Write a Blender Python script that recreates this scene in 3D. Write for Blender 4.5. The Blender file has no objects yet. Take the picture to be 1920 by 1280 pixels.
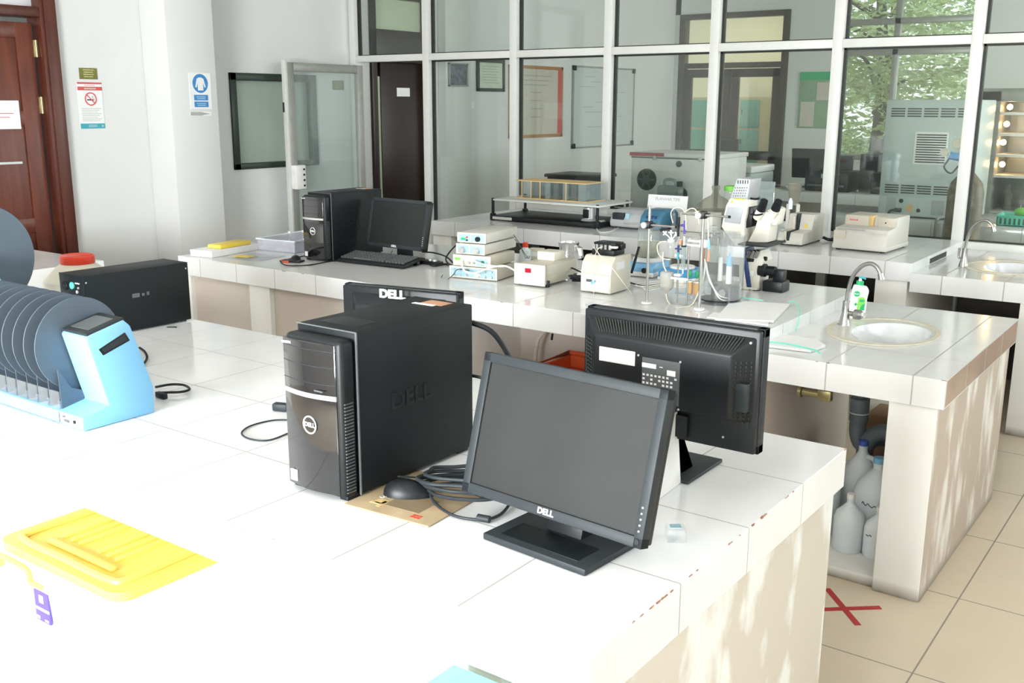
import bpy, bmesh, math, random
from mathutils import Vector, Matrix
random.seed(7)
S = bpy.context.scene
COL = S.collection
PI = math.pi
R = math.radians

# ------------------------------------------------------------------ camera
cam_d = bpy.data.cameras.new('camera'); cam = bpy.data.objects.new('camera', cam_d); COL.objects.link(cam)
S.camera = cam
cam_d.sensor_width = 36; cam_d.lens = 1891 / 1920 * 36; cam_d.clip_start = .05; cam_d.clip_end = 200
yaw, pit, rol = R(-36.03), R(13.23), R(0.16)
fw = Vector((math.sin(yaw) * math.cos(pit), math.cos(yaw) * math.cos(pit), -math.sin(pit)))
rt = Vector((math.cos(yaw), -math.sin(yaw), 0)); up = rt.cross(fw)
r2 = math.cos(rol) * rt + math.sin(rol) * up; u2 = -math.sin(rol) * rt + math.cos(rol) * up
cam.matrix_world = Matrix(((r2.x, u2.x, -fw.x, 0), (r2.y, u2.y, -fw.y, 0), (r2.z, u2.z, -fw.z, 1.67), (0, 0, 0, 1)))

# ------------------------------------------------------------------ view, world, daylight
S.view_settings.view_transform = 'Standard'; S.view_settings.look = 'None'
S.view_settings.gamma = 1; S.view_settings.use_curve_mapping = False
S.view_settings.exposure = 0.36
W = bpy.data.worlds.new('sky'); S.world = W; W.use_nodes = True
wn = W.node_tree.nodes; wl = W.node_tree.links
bg = wn['Background']
skt = wn.new('ShaderNodeTexSky'); skt.sky_type = 'HOSEK_WILKIE'; skt.turbidity = 8; skt.sun_direction = (0.3, 0.5, 0.8)
mxw = wn.new('ShaderNodeMixRGB'); mxw.inputs[0].default_value = .75; mxw.inputs[2].default_value = (.86, .93, .97, 1)
wl.new(skt.outputs[0], mxw.inputs[1]); wl.new(mxw.outputs[0], bg.inputs[0]); bg.inputs[1].default_value = 2.3

def area(name, loc, rot, sx, sy, power, col=(1, 1, 1), spread=180):
    l = bpy.data.lights.new(name, 'AREA'); l.shape = 'RECTANGLE'; l.size = sx; l.size_y = sy
    l.energy = power; l.color = col; l.spread = R(spread)
    o = bpy.data.objects.new(name, l); COL.objects.link(o); o.location = loc; o.rotation_euler = rot
    return o
# daylight through the windows behind the camera, an unseen side opening and the corridor, plus far room fill
area('daylight_rear_window', (-1.55, -3.26, 1.62), (R(90), 0, 0), 2.35, 1.6, 640, (.965, .985, 1.0))
area('daylight_rear_window_two', (1.35, -3.26, 1.62), (R(90), 0, 0), 1.9, 1.6, 22, (.965, .985, 1.0))
area('daylight_side_window', (3.1, 4.6, 2.0), (R(90), 0, R(90)), 3.4, 1.6, 26, (.96, .99, 1))
area('far_room_fill', (3.1, 9.8, 2.0), (R(90), 0, R(90)), 3.4, 1.6, 215, (.96, .99, 1))  # lamp added to brighten the far room from its unseen right side
area('corridor_daylight', (-6.2, 13.9, 3.25), (0, 0, 0), 2.0, .9, 17, (1, .96, .84))

# ------------------------------------------------------------------ materials
def mat(name, col, rough=.5, metal=0., var=.04, vs=18., spec=.5, bump=0., coat=0., alpha=1., trans=0., ior=1.45):
    m = bpy.data.materials.new(name); m.use_nodes = True
    n = m.node_tree.nodes; l = m.node_tree.links; b = n['Principled BSDF']
    tc = n.new('ShaderNodeTexCoord'); nz = n.new('ShaderNodeTexNoise'); nz.inputs['Scale'].default_value = vs
    nz.inputs['Detail'].default_value = 3
    l.new(tc.outputs['Object'], nz.inputs['Vector'])
    rp = n.new('ShaderNodeValToRGB'); rp.color_ramp.elements[0].position = .3; rp.color_ramp.elements[1].position = .7
    a = [max(0, c * (1 - var)) for c in col]; z = [min(1, c * (1 + var)) for c in col]
    rp.color_ramp.elements[0].color = (*a, 1); rp.color_ramp.elements[1].color = (*z, 1)
    l.new(nz.outputs[0], rp.inputs[0]); l.new(rp.outputs[0], b.inputs['Base Color'])
    b.inputs['Roughness'].default_value = rough; b.inputs['Metallic'].default_value = metal
    b.inputs['Specular IOR Level'].default_value = spec; b.inputs['Coat Weight'].default_value = coat
    b.inputs['Coat Roughness'].default_value = .04
    b.inputs['Alpha'].default_value = alpha; b.inputs['Transmission Weight'].default_value = trans
    b.inputs['IOR'].default_value = ior
    if bump:
        bp = n.new('ShaderNodeBump'); bp.inputs['Strength'].default_value = bump; bp.inputs['Distance'].default_value = .002
        l.new(nz.outputs[0], bp.inputs['Height']); l.new(bp.outputs[0], b.inputs['Normal'])
    return m

def glass(name, tint, haze=0., hcol=(.8, .85, .82), ior=1.5, rough=.02):
    """thin sheet: tinted see-through, fresnel reflection, optional milky haze"""
    m = bpy.data.materials.new(name); m.use_nodes = True
    n = m.node_tree.nodes; l = m.node_tree.links; n.remove(n['Principled BSDF']); out = n['Material Output']
    t = n.new('ShaderNodeBsdfTransparent'); t.inputs[0].default_value = (*tint, 1)
    g = n.new('ShaderNodeBsdfGlossy'); g.inputs['Roughness'].default_value = rough
    F0 = ((ior - 1) / (ior + 1)) ** 2
    lw = n.new('ShaderNodeLayerWeight'); lw.inputs[0].default_value = .5
    pw = n.new('ShaderNodeMath'); pw.operation = 'POWER'; pw.inputs[1].default_value = 5; l.new(lw.outputs['Facing'], pw.inputs[0])
    f = n.new('ShaderNodeMath'); f.operation = 'MULTIPLY_ADD'; f.inputs[1].default_value = .8 * (1 - F0); f.inputs[2].default_value = F0; l.new(pw.outputs[0], f.inputs[0])
    d = n.new('ShaderNodeBsdfDiffuse'); d.inputs[0].default_value = (*hcol, 1)
    m1 = n.new('ShaderNodeMixShader'); m1.inputs[0].default_value = haze
    nz = n.new('ShaderNodeTexNoise'); nz.inputs['Scale'].default_value = 3; mm = n.new('ShaderNodeMath'); mm.operation = 'MULTIPLY_ADD'
    mm.inputs[1].default_value = haze * .6; mm.inputs[2].default_value = haze * .7
    l.new(nz.outputs[0], mm.inputs[0]); l.new(mm.outputs[0], m1.inputs[0])
    l.new(t.outputs[0], m1.inputs[1]); l.new(d.outputs[0], m1.inputs[2])
    m2 = n.new('ShaderNodeMixShader'); l.new(f.outputs[0], m2.inputs[0]); l.new(m1.outputs[0], m2.inputs[1]); l.new(g.outputs[0], m2.inputs[2])
    l.new(m2.outputs[0], out.inputs[0])
    return m

def emis(name, col, st):
    m = bpy.data.materials.new(name); m.use_nodes = True
    b = m.node_tree.nodes['Principled BSDF']; b.inputs['Base Color'].default_value = (*col, 1)
    b.inputs['Emission Color'].default_value = (*col, 1); b.inputs['Emission Strength'].default_value = st
    return m

def tile(name, col, px, ox, py, oy, grout=(.38, .36, .33), w=.0024, rough=.12, dirt=.06, oz=None, chip=False):
    m = bpy.data.materials.new(name); m.use_nodes = True
    n = m.node_tree.nodes; l = m.node_tree.links; b = n['Principled BSDF']
    ge = n.new('ShaderNodeNewGeometry'); sp = n.new('ShaderNodeSeparateXYZ'); sn = n.new('ShaderNodeSeparateXYZ')
    l.new(ge.outputs['Position'], sp.inputs[0]); l.new(ge.outputs['Normal'], sn.inputs[0])
    def M(op, a, bb=None, c=None):
        k = n.new('ShaderNodeMath'); k.operation = op
        for i, v in enumerate((a, bb, c)):
            if v is None: continue
            if isinstance(v, (int, float)): k.inputs[i].default_value = v
            else: l.new(v, k.inputs[i])
        return k.outputs[0]
    def line(axis, p, o):
        s = M('SUBTRACT', sp.outputs[axis], o + p / 2); fr = M('WRAP', s, p / 2, -p / 2)
        d = M('ABSOLUTE', M('SUBTRACT', M('ABSOLUTE', fr), p / 2))
        ln = M('LESS_THAN', d, w)
        return M('MULTIPLY', ln, M('LESS_THAN', M('ABSOLUTE', sn.outputs[axis]), .5))
    g = M('MAXIMUM', line(0, px, ox), line(1, py, oy))
    nz = n.new('ShaderNodeTexNoise'); nz.inputs['Scale'].default_value = 3.5; nz.inputs['Detail'].default_value = 5
    l.new(ge.outputs['Position'], nz.inputs['Vector'])
    rp = n.new('ShaderNodeValToRGB'); rp.color_ramp.elements[0].position = .35; rp.color_ramp.elements[1].position = .65
    rp.color_ramp.elements[0].color = (*[c * (1 - dirt) for c in col], 1); rp.color_ramp.elements[1].color = (*[min(1, c * (1 + dirt * .4)) for c in col], 1)
    l.new(nz.outputs[0], rp.inputs[0])
    mx = n.new('ShaderNodeMixRGB'); mx.inputs[2].default_value = (*grout, 1)
    l.new(rp.outputs[0], mx.inputs[1]); l.new(M('MULTIPLY', g, .85), mx.inputs[0])
    l.new(mx.outputs[0], b.inputs['Base Color'])
    l.new(M('MULTIPLY_ADD', g, .5, rough), b.inputs['Roughness'])
    bp = n.new('ShaderNodeBump'); bp.invert = True; bp.inputs['Distance'].default_value = .001; bp.inputs['Strength'].default_value = .5
    l.new(g, bp.inputs['Height']); l.new(bp.outputs[0], b.inputs['Normal'])
    return m

def plaster(name, a, bcol, scale=(6, 6, 1.4), lo=.42, hi=.62, rough=.75):
    m = bpy.data.materials.new(name); m.use_nodes = True
    n = m.node_tree.nodes; l = m.node_tree.links; b = n['Principled BSDF']
    ge = n.new('ShaderNodeNewGeometry'); mp = n.new('ShaderNodeMapping'); mp.inputs['Scale'].default_value = scale
    nz = n.new('ShaderNodeTexNoise'); nz.inputs['Scale'].default_value = 1; nz.inputs['Detail'].default_value = 6
    l.new(ge.outputs['Position'], mp.inputs[0]); l.new(mp.outputs[0], nz.inputs['Vector'])
    rp = n.new('ShaderNodeValToRGB'); rp.color_ramp.elements[0].position = lo; rp.color_ramp.elements[1].position = hi
    rp.color_ramp.elements[0].color = (*a, 1); rp.color_ramp.elements[1].color = (*bcol, 1)
    l.new(nz.outputs[0], rp.inputs[0])
    # grime in a band just above the floor
    sp = n.new('ShaderNodeSeparateXYZ'); l.new(ge.outputs['Position'], sp.inputs[0])
    mr = n.new('ShaderNodeMapRange'); mr.inputs[1].default_value = .0; mr.inputs[2].default_value = .05; mr.inputs[3].default_value = .95; mr.inputs[4].default_value = 0
    l.new(sp.outputs[2], mr.inputs[0])
    mx = n.new('ShaderNodeMixRGB'); mx.inputs[2].default_value = (.25, .22, .17, 1)
    k = n.new('ShaderNodeMath'); k.operation = 'MULTIPLY'; k.use_clamp = True; k2 = n.new('ShaderNodeMath'); k2.operation = 'MULTIPLY'; k2.inputs[1].default_value = 1.9; l.new(nz.outputs[0], k2.inputs[0]); l.new(mr.outputs[0], k.inputs[0]); l.new(k2.outputs[0], k.inputs[1])
    l.new(k.outputs[0], mx.inputs[0]); l.new(rp.outputs[0], mx.inputs[1])
    l.new(mx.outputs[0], b.inputs['Base Color']); b.inputs['Roughness'].default_value = rough
    bp = n.new('ShaderNodeBump'); bp.inputs['Strength'].default_value = .25; bp.inputs['Distance'].default_value = .003
    l.new(nz.outputs[0], bp.inputs['Height']); l.new(bp.outputs[0], b.inputs['Normal'])
    return m

def wood(name, a, bcol, scale=(3, 3, .4), rough=.35):
    m = bpy.data.materials.new(name); m.use_nodes = True
    n = m.node_tree.nodes; l = m.node_tree.links; b = n['Principled BSDF']
    tc = n.new('ShaderNodeNewGeometry'); mp = n.new('ShaderNodeMapping'); mp.inputs['Scale'].default_value = scale
    nz = n.new('ShaderNodeTexNoise'); nz.inputs['Scale'].default_value = 4; nz.inputs['Detail'].default_value = 6; nz.inputs['Distortion'].default_value = 1.2
    l.new(tc.outputs['Position'], mp.inputs[0]); l.new(mp.outputs[0], nz.inputs['Vector'])
    rp = n.new('ShaderNodeValToRGB'); rp.color_ramp.elements[0].position = .3; rp.color_ramp.elements[1].position = .7
    rp.color_ramp.elements[0].color = (*a, 1); rp.color_ramp.elements[1].color = (*bcol, 1)
    l.new(nz.outputs[0], rp.inputs[0]); l.new(rp.outputs[0], b.inputs['Base Color']); b.inputs['Roughness'].default_value = rough
    return m

K = {}
K['tile_fg'] = tile('glazed_tile_front', (.85, .865, .87), .30, -.977 - .005, .2985, 1.195, grout=(.33, .31, .29), w=.0018)
K['tile_mid'] = tile('glazed_tile_middle', (.80, .81, .81), .30, -2.158, .3, 3.387)
K['tile_sink'] = tile('glazed_tile_sink', (.80, .81, .81), .29, -1.112, .3, 3.387)
K['tile_far'] = tile('glazed_tile_far', (.76, .77, .77), .30, -1.55, .3, 5.56, w=.003)
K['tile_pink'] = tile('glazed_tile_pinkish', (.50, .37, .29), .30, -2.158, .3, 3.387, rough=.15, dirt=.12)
K['floor'] = tile('beige_floor_tile', (.62, .53, .40), .59, -.63, .586, 2.93, grout=(.22, .19, .16), w=.0028, rough=.28, dirt=.04)
K['floor_far'] = K['floor']
K['plaster_fg'] = plaster('streaked_cream_plaster', (.62, .57, .49), (.80, .80, .77), scale=(6, 6, 3.2), lo=.47, hi=.55)
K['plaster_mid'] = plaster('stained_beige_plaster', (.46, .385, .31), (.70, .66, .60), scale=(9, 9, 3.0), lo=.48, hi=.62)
K['plaster_white'] = plaster('white_washed_plaster', (.80, .79, .75), (.87, .87, .84), lo=.3, hi=.6)
K['panel'] = plaster('dull_pink_panel', (.58, .50, .44), (.66, .60, .54), scale=(1.2, 1.2, 1), lo=.35, hi=.7)
K['wall'] = mat('painted_wall', (.75, .76, .755), .6, var=.015, vs=2)
K['wall_far'] = mat('painted_wall_far_room', (.66, .68, .66), .6, var=.015, vs=2)
K['yellow_wall'] = mat('pale_yellow_wall', (.76, .70, .50), .6, var=.03, vs=2)
K['ceiling'] = mat('ceiling_white', (.62, .62, .60), .8, var=.01)
K['alu'] = mat('white_aluminium', (.66, .67, .64), .4, 0, .02)
K['alu_grey'] = mat('grey_aluminium', (.34, .345, .32), .35, .3, .05)
K['dark_strip'] = mat('matte_black_strip', (.015, .018, .015), .6)
K['pane'] = glass('partition_glass', (.87, .90, .88), .018, (.55, .60, .57), ior=1.5)
K['pane_door'] = glass('door_glass', (.92, .95, .94), .14, (.76, .84, .83), ior=1.45)
K['frost'] = mat('frosted_green_glass', (.38, .46, .39), .25, var=.06, vs=2)
K['frost_light'] = mat('frosted_pale_green_glass', (.56, .64, .46), .25, var=.05, vs=2)
K['frost_white'] = mat('frosted_white_glass', (.72, .72, .74), .3)
K['dark_green'] = mat('dark_green_paint', (.028, .04, .032), .35)
K['door_wood'] = wood('mahogany_door', (.095, .022, .014), (.17, .045, .022))
K['door_wood_dark'] = wood('dark_mahogany_door', (.012, .0045, .003), (.018, .007, .004))
K['door_frame_wood'] = wood('mahogany_frame', (.07, .016, .010), (.11, .028, .015), scale=(4, 4, .5))
K['brass'] = mat('aged_brass', (.45, .38, .2), .35, .8)
K['paper'] = mat('white_paper', (.86, .87, .87), .6, var=.01)
K['black'] = mat('black_plastic', (.009, .011, .013), .4, var=.1, spec=.35)
K['black_matte'] = mat('black_painted_steel', (.0065, .0095, .0110), .5, var=.05, vs=120, spec=.28, bump=.05)
K['black_gloss'] = mat('piano_black_plastic', (.010, .010, .012), .06, var=.0, coat=1)
K['dark_grey'] = mat('charcoal_plastic', (.024, .030, .034), .5, var=.08, spec=.3)
K['mid_grey'] = mat('grey_plastic', (.10, .11, .115), .45, var=.06)
K['screen'] = mat('matte_lcd_panel', (.026, .028, .028), .45, var=.2, vs=4, spec=.22)
K['screen_dark'] = mat('dark_lcd_panel', (.018, .020, .019), .45, var=.12, vs=5, spec=.25)
K['silver'] = mat('silver_plastic', (.62, .63, .62), .3, .5)
K['chrome'] = mat('chrome', (.42, .42, .41), .2, 1.)
K['steel'] = mat('stainless_rod', (.55, .55, .53), .22, 1.)
K['milky_sheet'] = glass('milky_lavender_sheet', (.90, .90, .93), .45, (.74, .75, .82))
K['kick'] = mat('dark_brown_panel', (.055, .048, .038), .6, var=.3, vs=4)
K['foil'] = mat('crumpled_foil', (.75, .75, .75), .22, 1., vs=40, bump=1.)
K['white_ink'] = mat('white_print', (.85, .86, .87), .5)
K['white_plastic'] = mat('white_plastic', (.85, .85, .83), .35)
K['beige'] = mat('beige_instrument_case', (.58, .545, .45), .4, var=.02)
K['beige_grey'] = mat('warm_grey_instrument_case', (.60, .585, .53), .42, var=.02)
K['cream'] = mat('cream_plastic', (.70, .67, .57), .38, var=.02)
K['sky_panel'] = mat('pale_blue_front_panel', (.36, .56, .66), .4, var=.03)
K['blue'] = mat('light_blue_plastic', (.22, .52, .79), .35, var=.03, vs=4)
K['blue_mid'] = mat('mid_blue_plastic', (.06, .30, .60), .35)
K['petrol'] = mat('petrol_blue_metal', (.06, .19, .30), .35)
K['disc'] = mat('slate_grey_disc', (.085, .115, .145), .45, var=.06, vs=5)
K['acrylic'] = glass('clear_acrylic', (.97, .98, .98), .07, (.75, .78, .8))
K['acrylic_blue'] = glass('bluish_acrylic', (.80, .87, .88), .30, (.50, .58, .58))
K['smoke'] = glass('smoked_acrylic', (.3, .3, .29), .3, (.2, .2, .19))
K['clear'] = glass('clear_glassware', (.97, .98, .97), .05, (.8, .82, .8))
K['brown_clear'] = glass('desiccator_glass', (.80, .80, .74), .25, (.45, .44, .38))
K['milky'] = mat('milky_polyethylene', (.74, .80, .83), .35, var=.03, trans=.0)
K['milky_tube'] = mat('silicone_tubing', (.78, .74, .62), .3)
K['yellow'] = mat('yellow_plastic', (.88, .66, .08), .35, var=.02)
K['yellow_lid'] = mat('soft_yellow_lid', (.90, .66, .14), .35, var=.02, vs=4)
K['orange'] = mat('orange_plastic', (.75, .13, .04), .35)
K['red'] = mat('red_plastic', (.75, .06, .03), .3)
K['red_dull'] = mat('dull_red_tape', (.40, .035, .035), .6)
K['green'] = mat('green_plastic', (.02, .42, .16), .35)
K['green_dark'] = mat('dark_green_seat', (.01, .13, .06), .35)
K['lime'] = mat('lime_green', (.22, .62, .10), .5)
K['teal'] = mat('teal_print', (.05, .38, .48), .5)
K['mint'] = mat('mint_cord', (.16, .72, .55), .5)
K['olive'] = mat('olive_sign', (.17, .18, .035), .5, var=.1)
K['sign_blue'] = mat('sign_blue', (.04, .24, .58), .45)
K['sign_red'] = mat('sign_red', (.62, .10, .10), .45)
K['gold_mat'] = mat('golden_brown_pad', (.36, .28, .17), .6, var=.2, vs=9)
K['pad_dark'] = mat('pad_print_brown', (.24, .18, .11), .6)
K['gold'] = mat('gold_leaf_print', (.70, .50, .22), .5)
K['pvc'] = mat('grey_pvc_pipe', (.20, .24, .27), .35)
K['cardboard'] = mat('cardboard', (.55, .34, .20), .7, var=.08)
K['navy'] = mat('navy_stripe', (.02, .05, .17), .4)
K['mic_white'] = mat('microscope_white', (.82, .79, .70), .35, var=.01)
K['mic_grey'] = mat('microscope_grey', (.42, .44, .46), .4)
K['led_red'] = mat('red_display_window', (.42, .01, .03), .2)
K['basin'] = mat('white_ceramic', (.72, .74, .75), .12, coat=.4)
K['cement'] = mat('beige_sealant', (.66, .62, .50), .6, var=.08)
K['locker'] = mat('turquoise_locker', (.10, .36, .26), .45)
K['locker_frame'] = mat('ochre_locker_frame', (.50, .42, .20), .5)
K['cabinet_blue'] = mat('pale_aqua_steel', (.52, .60, .58), .4, var=.02)
K['rust'] = mat('worn_brown_cylinder', (.16, .13, .08), .5, var=.35, vs=14)
K['leaf'] = mat('tree_leaf', (.10, .22, .06), .5, var=.5, vs=3)
K['bark'] = mat('tree_bark', (.10, .08, .05), .8, var=.2)
K['copper'] = mat('copper_label', (.55, .30, .18), .5, var=.1)
K['storage'] = mat('frosted_white_box', (.84, .83, .86), .35, var=.01)
K['purple'] = mat('purple_sticker', (.10, .07, .36), .5)
K['bulb'] = emis('glowing_bulb', (1, .62, .28), 30)
K['knob_grey'] = mat('knob_grey', (.4, .4, .38), .4)
K['led_green'] = mat('mint_green_switch', (.10, .62, .42), .3)
K['cap_blue'] = mat('dark_blue_cap', (.06, .13, .50), .4)
K['amber'] = mat('amber_liquid', (.72, .45, .20), .3)
K['cyan_stool'] = mat('pale_cyan_plastic', (.14, .53, .58), .4)
K['grass'] = mat('lawn', (.10, .17, .05), .8, var=.3)

# ------------------------------------------------------------------ mesh helpers
class MB:
    def __init__(s): s.bm = bmesh.new()
    def _merge(s, b, M=None):
        if M is not None: bmesh.ops.transform(b, matrix=M, verts=b.verts)
        me = bpy.data.meshes.new('tmp'); b.to_mesh(me); b.free(); s.bm.from_mesh(me); bpy.data.meshes.remove(me); return s
    def box(s, x0, y0, z0, x1, y1, z1, bev=0., seg=2, M=None):
        b = bmesh.new(); bmesh.ops.create_cube(b, size=1)
        sx, sy, sz = abs(x1 - x0), abs(y1 - y0), abs(z1 - z0)
        for v in b.verts: v.co = Vector(((x0 + x1) / 2 + v.co.x * sx, (y0 + y1) / 2 + v.co.y * sy, (z0 + z1) / 2 + v.co.z * sz))
        if bev > 0: bmesh.ops.bevel(b, geom=b.edges[:], offset=min(bev, .49 * min(sx, sy, sz)), segments=seg, affect='EDGES', profile=.5)
        return s._merge(b, M)
    def prism(s, pts, axis, a0, a1, bev=0., M=None, seg=2):
        """pts: 2d polygon in the two other axes (X:(y,z) Y:(x,z) Z:(x,y)), extruded along axis"""
        b = bmesh.new()
        def P(p, a): return Vector((a, p[0], p[1])) if axis == 'X' else Vector((p[0], a, p[1])) if axis == 'Y' else Vector((p[0], p[1], a))
        f = b.faces.new([b.verts.new(P(p, a0)) for p in pts])
        r = bmesh.ops.extrude_face_region(b, geom=[f])
        d = P((0, 0), a1 - a0)
        bmesh.ops.translate(b, vec=d, verts=[g for g in r['geom'] if isinstance(g, bmesh.types.BMVert)])
        bmesh.ops.recalc_face_normals(b, faces=b.faces[:])
        if bev > 0: bmesh.ops.bevel(b, geom=b.edges[:], offset=bev, segments=seg, affect='EDGES', profile=.5)
        return s._merge(b, M)
    def lathe(s, prof, c=(0, 0, 0), axis='Z', seg=28, sx=1, sy=1, M=None):
        b = bmesh.new(); rings = []
        for r, z in prof:
            if r < 1e-6: rings.append([b.verts.new((0, 0, z))])
            else: rings.append([b.verts.new((r * sx * math.cos(2 * PI * i / seg), r * sy * math.sin(2 * PI * i / seg), z)) for i in range(seg)])
        for A, B in zip(rings, rings[1:]):
            for i in range(seg):
                j = (i + 1) % seg
                if len(A) == 1 and len(B) == 1: continue
                if len(A) == 1: b.faces.new((A[0], B[i], B[j]))
                elif len(B) == 1: b.faces.new((A[i], A[j], B[0]))
                else: b.faces.new((A[i], A[j], B[j], B[i]))
        if len(rings[0]) > 1 and abs(prof[0][0] - prof[-1][0]) + abs(prof[0][1] - prof[-1][1]) > 1e-6:
            b.faces.new(rings[0][::-1])
        if len(rings[-1]) > 1 and abs(prof[0][0] - prof[-1][0]) + abs(prof[0][1] - prof[-1][1]) > 1e-6 and not getattr(s, 'open_top', False):
            b.faces.new(rings[-1])
        bmesh.ops.recalc_face_normals(b, faces=b.faces[:])
        T = Matrix.Translation(Vector(c))
        if axis == 'X': T = T @ Matrix.Rotation(PI / 2, 4, 'Y')
        if axis == 'Y': T = T @ Matrix.Rotation(-PI / 2, 4, 'X')
        return s._merge(b, (M @ T) if M is not None else T)
    def cyl(s, c, r, h, axis='Z', r2=None, seg=24, bev=0., M=None):
        r2 = r if r2 is None else r2
        if bev: pr = [(r - bev, 0), (r, bev), (r2, h - bev), (r2 - bev, h)]
        else: pr = [(r, 0), (r2, h)]
        return s.lathe([(0, pr[0][1])] + pr + [(0, pr[-1][1])], c, axis, seg, M=M)
    def sphere(s, c, r, sc=(1, 1, 1), seg=16):
        b = bmesh.new(); bmesh.ops.create_uvsphere(b, u_segments=seg, v_segments=seg // 2 + 2, radius=r)
        return s._merge(b, Matrix.Translation(Vector(c)) @ Matrix.Diagonal((*sc, 1)))
    def tube(s, pts, r, seg=8, sm=6, closed=False, M=None):
        P = [Vector(p) for p in pts]; Q = []
        if sm > 1 and len(P) > 2:
            n = len(P)
            for i in range(n - 1 if not closed else n):
                p0 = P[(i - 1) % n] if (closed or i > 0) else P[0]; p1 = P[i]; p2 = P[(i + 1) % n]
                p3 = P[(i + 2) % n] if (closed or i + 2 < n) else P[-1]
                for k in range(sm):
                    t = k / sm
                    Q.append(.5 * ((2 * p1) + (-p0 + p2) * t + (2 * p0 - 5 * p1 + 4 * p2 - p3) * t * t + (-p0 + 3 * p1 - 3 * p2 + p3) * t ** 3))
            if not closed: Q.append(P[-1])
        else: Q = P
        b = bmesh.new(); rings = []; N = len(Q)
        rr = r if isinstance(r, (list, tuple)) else None
        prev = None
        for i, q in enumerate(Q):
            t = (Q[(i + 1) % N] - Q[i - 1]) if closed else (Q[min(i + 1, N - 1)] - Q[max(i - 1, 0)])
            if t.length < 1e-9: t = Vector((0, 0, 1))
            t.normalize()
            if prev is None:
                a = Vector((0, 0, 1)) if abs(t.z) < .9 else Vector((1, 0, 0)); u = t.cross(a).normalized()
            else: u = (prev - t * prev.dot(t)).normalized()
            prev = u; v = t.cross(u)
            ri = (rr[0] + (rr[1] - rr[0]) * i / (N - 1)) if rr else r
            rings.append([b.verts.new(q + ri * (math.cos(2 * PI * k / seg) * u + math.sin(2 * PI * k / seg) * v)) for k in range(seg)])
        for i in range(N if closed else N - 1):
            A, B = rings[i], rings[(i + 1) % N]
            for k in range(seg):
                j = (k + 1) % seg; b.faces.new((A[k], A[j], B[j], B[k]))
        if not closed: b.faces.new(rings[0][::-1]); b.faces.new(rings[-1])
        bmesh.ops.recalc_face_normals(b, faces=b.faces[:])
        return s._merge(b, M)
    def build(s, name, m, parent=None, M=None, ang=35):
        if M is not None: bmesh.ops.transform(s.bm, matrix=M, verts=s.bm.verts)
        me = bpy.data.meshes.new(name); s.bm.to_mesh(me); s.bm.free()
        me.shade_smooth(); me.set_sharp_from_angle(angle=R(ang))
        o = bpy.data.objects.new(name, me); COL.objects.link(o)
        me.materials.append(K[m] if isinstance(m, str) else m)
        if parent: o.parent = parent
        return o

def thing(name, label, cat, loc=(0, 0, 0), rz=0, group=None):
    o = bpy.data.objects.new(name, None); COL.objects.link(o); o.empty_display_size = .05
    o.location = (loc[0], loc[1], loc[2] + (.0008 if loc[2] > 0 else 0)); o.rotation_euler = (0, 0, R(rz)); o['label'] = label; o['category'] = cat
    if group: o['group'] = group
    return o
def tag(o, label, cat, group=None):
    o['label'] = label; o['category'] = cat
    if group: o['group'] = group
    return o
def struct(o): o['kind'] = 'structure'; return o
def lab(o, t): o['label'] = t; return o

def text_obj(name, s, size, m, parent, M, ext=.0006, align='CENTER', bold=0., sx=1.):
    c = bpy.data.curves.new('t', 'FONT'); c.body = s; c.size = size; c.extrude = ext; c.align_x = align; c.align_y = 'CENTER'; c.offset = bold
    o = bpy.data.objects.new('t', c); COL.objects.link(o)
    dg = bpy.context.evaluated_depsgraph_get(); me = bpy.data.meshes.new_from_object(o.evaluated_get(dg))
    bpy.data.objects.remove(o); me.transform(M @ Matrix.Diagonal((sx, 1, 1, 1)))
    me.name = name; me.materials.clear(); me.materials.append(K[m])
    q = bpy.data.objects.new(name, me); COL.objects.link(q); q.parent = parent
    return q
# text lies in local XY facing +Z; these turn it to face -Y, +Y, +X
def F_negY(x, y, z): return Matrix.Translation((x, y, z)) @ Matrix.Rotation(PI / 2, 4, 'X')
def F_posY(x, y, z): return Matrix.Translation((x, y, z)) @ Matrix.Rotation(PI, 4, 'Z') @ Matrix.Rotation(PI / 2, 4, 'X')
def F_posX(x, y, z): return Matrix.Translation((x, y, z)) @ Matrix.Rotation(PI / 2, 4, 'Z') @ Matrix.Rotation(PI / 2, 4, 'X')

ZB = .85; ZS = .80

# ================================================================== SETTING
XL, XR, YB, YP, YF, ZC = -6.7, 3.0, -3.2, 6.76, 13.0, 3.35
struct(MB().box(-9.5, -3.6, -.1, 3.2, 16.2, 0).build('floor', 'floor'))
struct(MB().box(-9.5, -3.6, ZC, 3.2, 16.2, ZC + .1).build('ceiling', 'ceiling'))
# left wall with openings: door_1 (Y 2.92-3.90), window_2 (5.43-6.28), door_3 (6.98-7.84)
w = MB(); T = .2
def wl_(y0, y1, z0, z1): w.box(XL - T, y0, z0, XL, y1, z1)
wl_(YB, 2.92, 0, ZC); wl_(2.92, 3.90, 2.75, ZC); wl_(3.90, 5.40, 0, ZC)
wl_(5.40, 6.28, 0, 1.16); wl_(5.40, 6.28, 1.89, ZC); wl_(6.28, 6.98, 0, ZC)
wl_(6.98, 7.84, 2.70, ZC); wl_(7.84, YF + .2, 0, ZC)
struct(w.build('wall_left', 'wall'))
struct(MB().box(XL, 4.60, 0, -6.4, 5.02, ZC, .012).build('trim_1', 'wall'))          # square pillar on the left wall
struct(MB().box(XL, 7.95, 0, -6.6, 8.36, ZC, .01).build('trim_2', 'wall_far'))
struct(MB().box(-8.6, 2.2, 0, -8.4, 8.4, ZC).build('wall_light_stop', 'wall'))  # unseen wall added to stop light leaking in behind the left doors
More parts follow.
